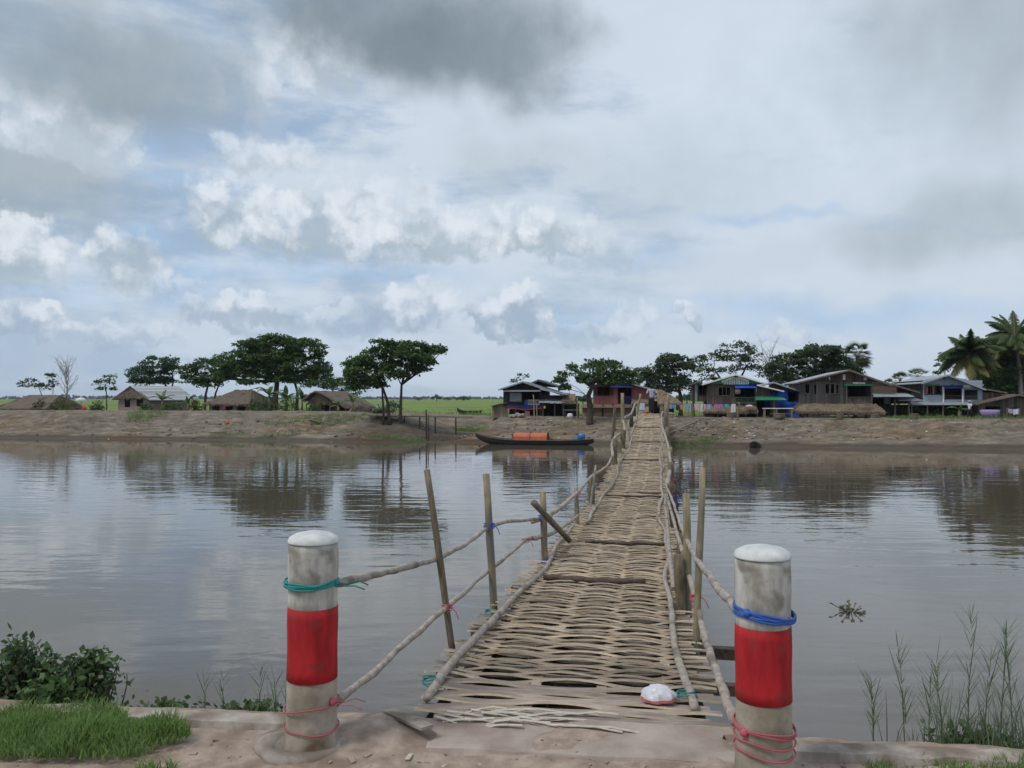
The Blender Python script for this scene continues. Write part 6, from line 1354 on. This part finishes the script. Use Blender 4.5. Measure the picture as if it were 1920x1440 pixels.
def person(label, loc, yaw, h, armL, armR, lower, shirt_mat, lower_mat, hat=None, stride=0.0):
    root = empty('person', loc, label, 'person', None, yaw); k = h/1.70; root.scale = (k,k,k); ch = []
    ch.append([(0,0,.93,.145,.105), (0,.005,1.08,.125,.09), (0,.01,1.26,.15,.10), (0,.01,1.41,.12,.085), (0,0,1.47,.055,.055), (0,-.012,1.53,.058,.06), (0,-.02,1.60,.078,.092), (0,-.01,1.665,.070,.082)])
    for sg, st_ in ((-1,stride), (1,-stride)):
        ch.append([(0,0,.93,.145,.105), (.095*sg,0,.86,.09,.095), (.10*sg,-.02-st_*.5,.48,.058,.06), (.10*sg,.02-st_,.10,.036,.04), (.10*sg,-.02-st_,.04,.042,.035), (.105*sg,-.13-st_,.025,.038,.022)])
        sh, el, wr = ((armL if sg < 0 else armR)); ch.append([(0,.01,1.41,.12,.085), (*sh,.055,.055), (*el,.040,.040), (*wr,.027,.022)])
        ch += hand(wr, Vector(wr)-Vector(el))
    ch.append([(0,-.02,1.60,.078,.092), (0,-.105,1.585,.014,.016)])
    for sg in (-1, 1): ch.append([(0,-.02,1.60,.078,.092), (sg*.083,.0,1.60,.010,.02)])
    b = skin('body', ch, M['skin'], root)
    for sg in (-1, 1):
        mb = MB(); mb.lathe([(.002,-.009),(.009,0),(.002,.009)], (sg*.032,-.100,1.612), 8); mb.build('eye', M['hair'], root)
    mb = MB(); mb.box((-.022,-.108,1.550),(.022,-.098,1.556)); mb.build('mouth', M['red_cloth'], root)
    sc = [[(0,0,.90,.165,.125), (0,.005,1.08,.15,.112), (0,.01,1.27,.175,.12), (0,.01,1.41,.135,.10), (0,.0,1.455,.07,.07)]]
    for a in (armL, armR):
        sh, el, wr = [Vector(q) for q in a]; sc.append([(0,.01,1.41,.135,.10), (*sh,.075,.075), (*(sh.lerp(el,.55)),.066,.066), (*(sh.lerp(el,.85)),.066,.066)])
    skin('shirt', sc, shirt_mat, root)
    if lower == 'longyi':
        mb = MB(); mb.lathe([(.165,.93),(.175,.85),(.18,.7),(.175,.45),(.17,.2),(.175,.12),(.16,.12)], (0,0,0), 28)
        for i, v in enumerate(mb.v): q = 1+.05*math.sin(math.atan2(v[1],v[0])*7+v[2]*2); mb.v[i] = (v[0]*q, v[1]*q*.78, v[2])
        mb.build('longyi', lower_mat, root, smooth=True)
    else:
        tc_ = []
        for sg, st_ in ((-1,stride), (1,-stride)): tc_.append([(0,0,.93,.16,.12), (.095*sg,0,.84,.105,.11), (.10*sg,-.02-st_*.5,.48,.082,.085), (.10*sg,.02-st_,.12,.072,.075)])
        skin('trousers', tc_, lower_mat, root)
    mb = MB(); mb.lathe([(.06,1.52),(.088,1.56),(.098,1.62),(.093,1.68),(.06,1.73),(.01,1.745)], (0,.018,0), 18)
    for i, v in enumerate(mb.v):
        if v[1] < -.055 and v[2] < 1.66: mb.v[i] = (v[0]*.9, -.055, v[2])
    mb.build('hair', M['hair'], root, smooth=True)
    if hat:
        mb = MB(); mb.lathe([(.17,1.66),(.172,1.672),(.105,1.69),(.10,1.76),(.06,1.785),(.01,1.79)], (0,0,0), 20); mb.build('hat', hat, root, smooth=True)
    return root
def plaid():
    m, nt, b = newmat('plaid_cotton'); N, L = nt.nodes, nt.links; tc = N.new('ShaderNodeTexCoord'); sp = N.new('ShaderNodeSeparateXYZ'); L.new(tc.outputs['Object'], sp.inputs[0]); col = None
    for ax, w in ((0,.085), (2,.085)):
        dv = N.new('ShaderNodeMath'); dv.operation = 'DIVIDE'; dv.inputs[1].default_value = w; L.new(sp.outputs[ax], dv.inputs[0]); fr = N.new('ShaderNodeMath'); fr.operation = 'FRACT'; L.new(dv.outputs[0], fr.inputs[0])
        lt = N.new('ShaderNodeMath'); lt.operation = 'LESS_THAN'; lt.inputs[1].default_value = .42; L.new(fr.outputs[0], lt.inputs[0])
        if col is None: col = lt.outputs[0]
        else: ad = N.new('ShaderNodeMath'); ad.operation = 'ADD'; L.new(col, ad.inputs[0]); L.new(lt.outputs[0], ad.inputs[1]); col = ad.outputs[0]
    hf = N.new('ShaderNodeMath'); hf.operation = 'MULTIPLY'; hf.inputs[1].default_value = .5; L.new(col, hf.inputs[0]); rp = N.new('ShaderNodeValToRGB'); rp.color_ramp.elements[0].color = (.62,.65,.72,1); rp.color_ramp.elements[1].color = (.02,.035,.14,1); L.new(hf.outputs[0], rp.inputs[0]); L.new(rp.outputs[0], b.inputs['Base Color']); b.inputs['Roughness'].default_value = .85
    return m
p = bc(49.0, .06, .03)
person('person in a blue checked shirt and dark longyi seen from behind at the bridge end', p, R(180), 1.74, ((-.20,.0,1.40),(-.31,.02,1.16),(-.24,-.20,1.06)), ((.20,.0,1.40),(.30,.02,1.15),(.20,-.22,1.10)), 'longyi', plaid(), plain('dark_longyi', (.018,.014,.024), .85))
p = P(1818,788,D_T(1818,8.2)); p.z = ground_z(p.x,p.y)
person('person in a white shirt, dark trousers and pale hat walking along the right bank', p, R(-70), 1.12, ((-.19,.0,1.40),(-.24,.12,1.14),(-.22,.06,.92)), ((.19,.0,1.40),(.24,-.10,1.14),(.22,-.22,.95)), 'trousers', CLOTH['white'], plain('dark_trousers', (.02,.018,.022), .85), CLOTH['grey'], .16)

# ------------------------------------------------------------------ air
mb = MB(); mb.box((-3400,-700,-6), (3400,3000,26)); hz = mb.build('haze', bpy.data.materials.new('haze_air')); tag(hz, kind='stuff')
hm = hz.data.materials[0]; hm.use_nodes = True; N, L = hm.node_tree.nodes, hm.node_tree.links; N.remove(N['Principled BSDF'])
pv = N.new('ShaderNodeVolumePrincipled'); pv.inputs['Color'].default_value = (.80,.88,1,1); pv.inputs['Density'].default_value = .00016; pv.inputs['Anisotropy'].default_value = .2
L.new(pv.outputs[0], N['Material Output'].inputs['Volume'])
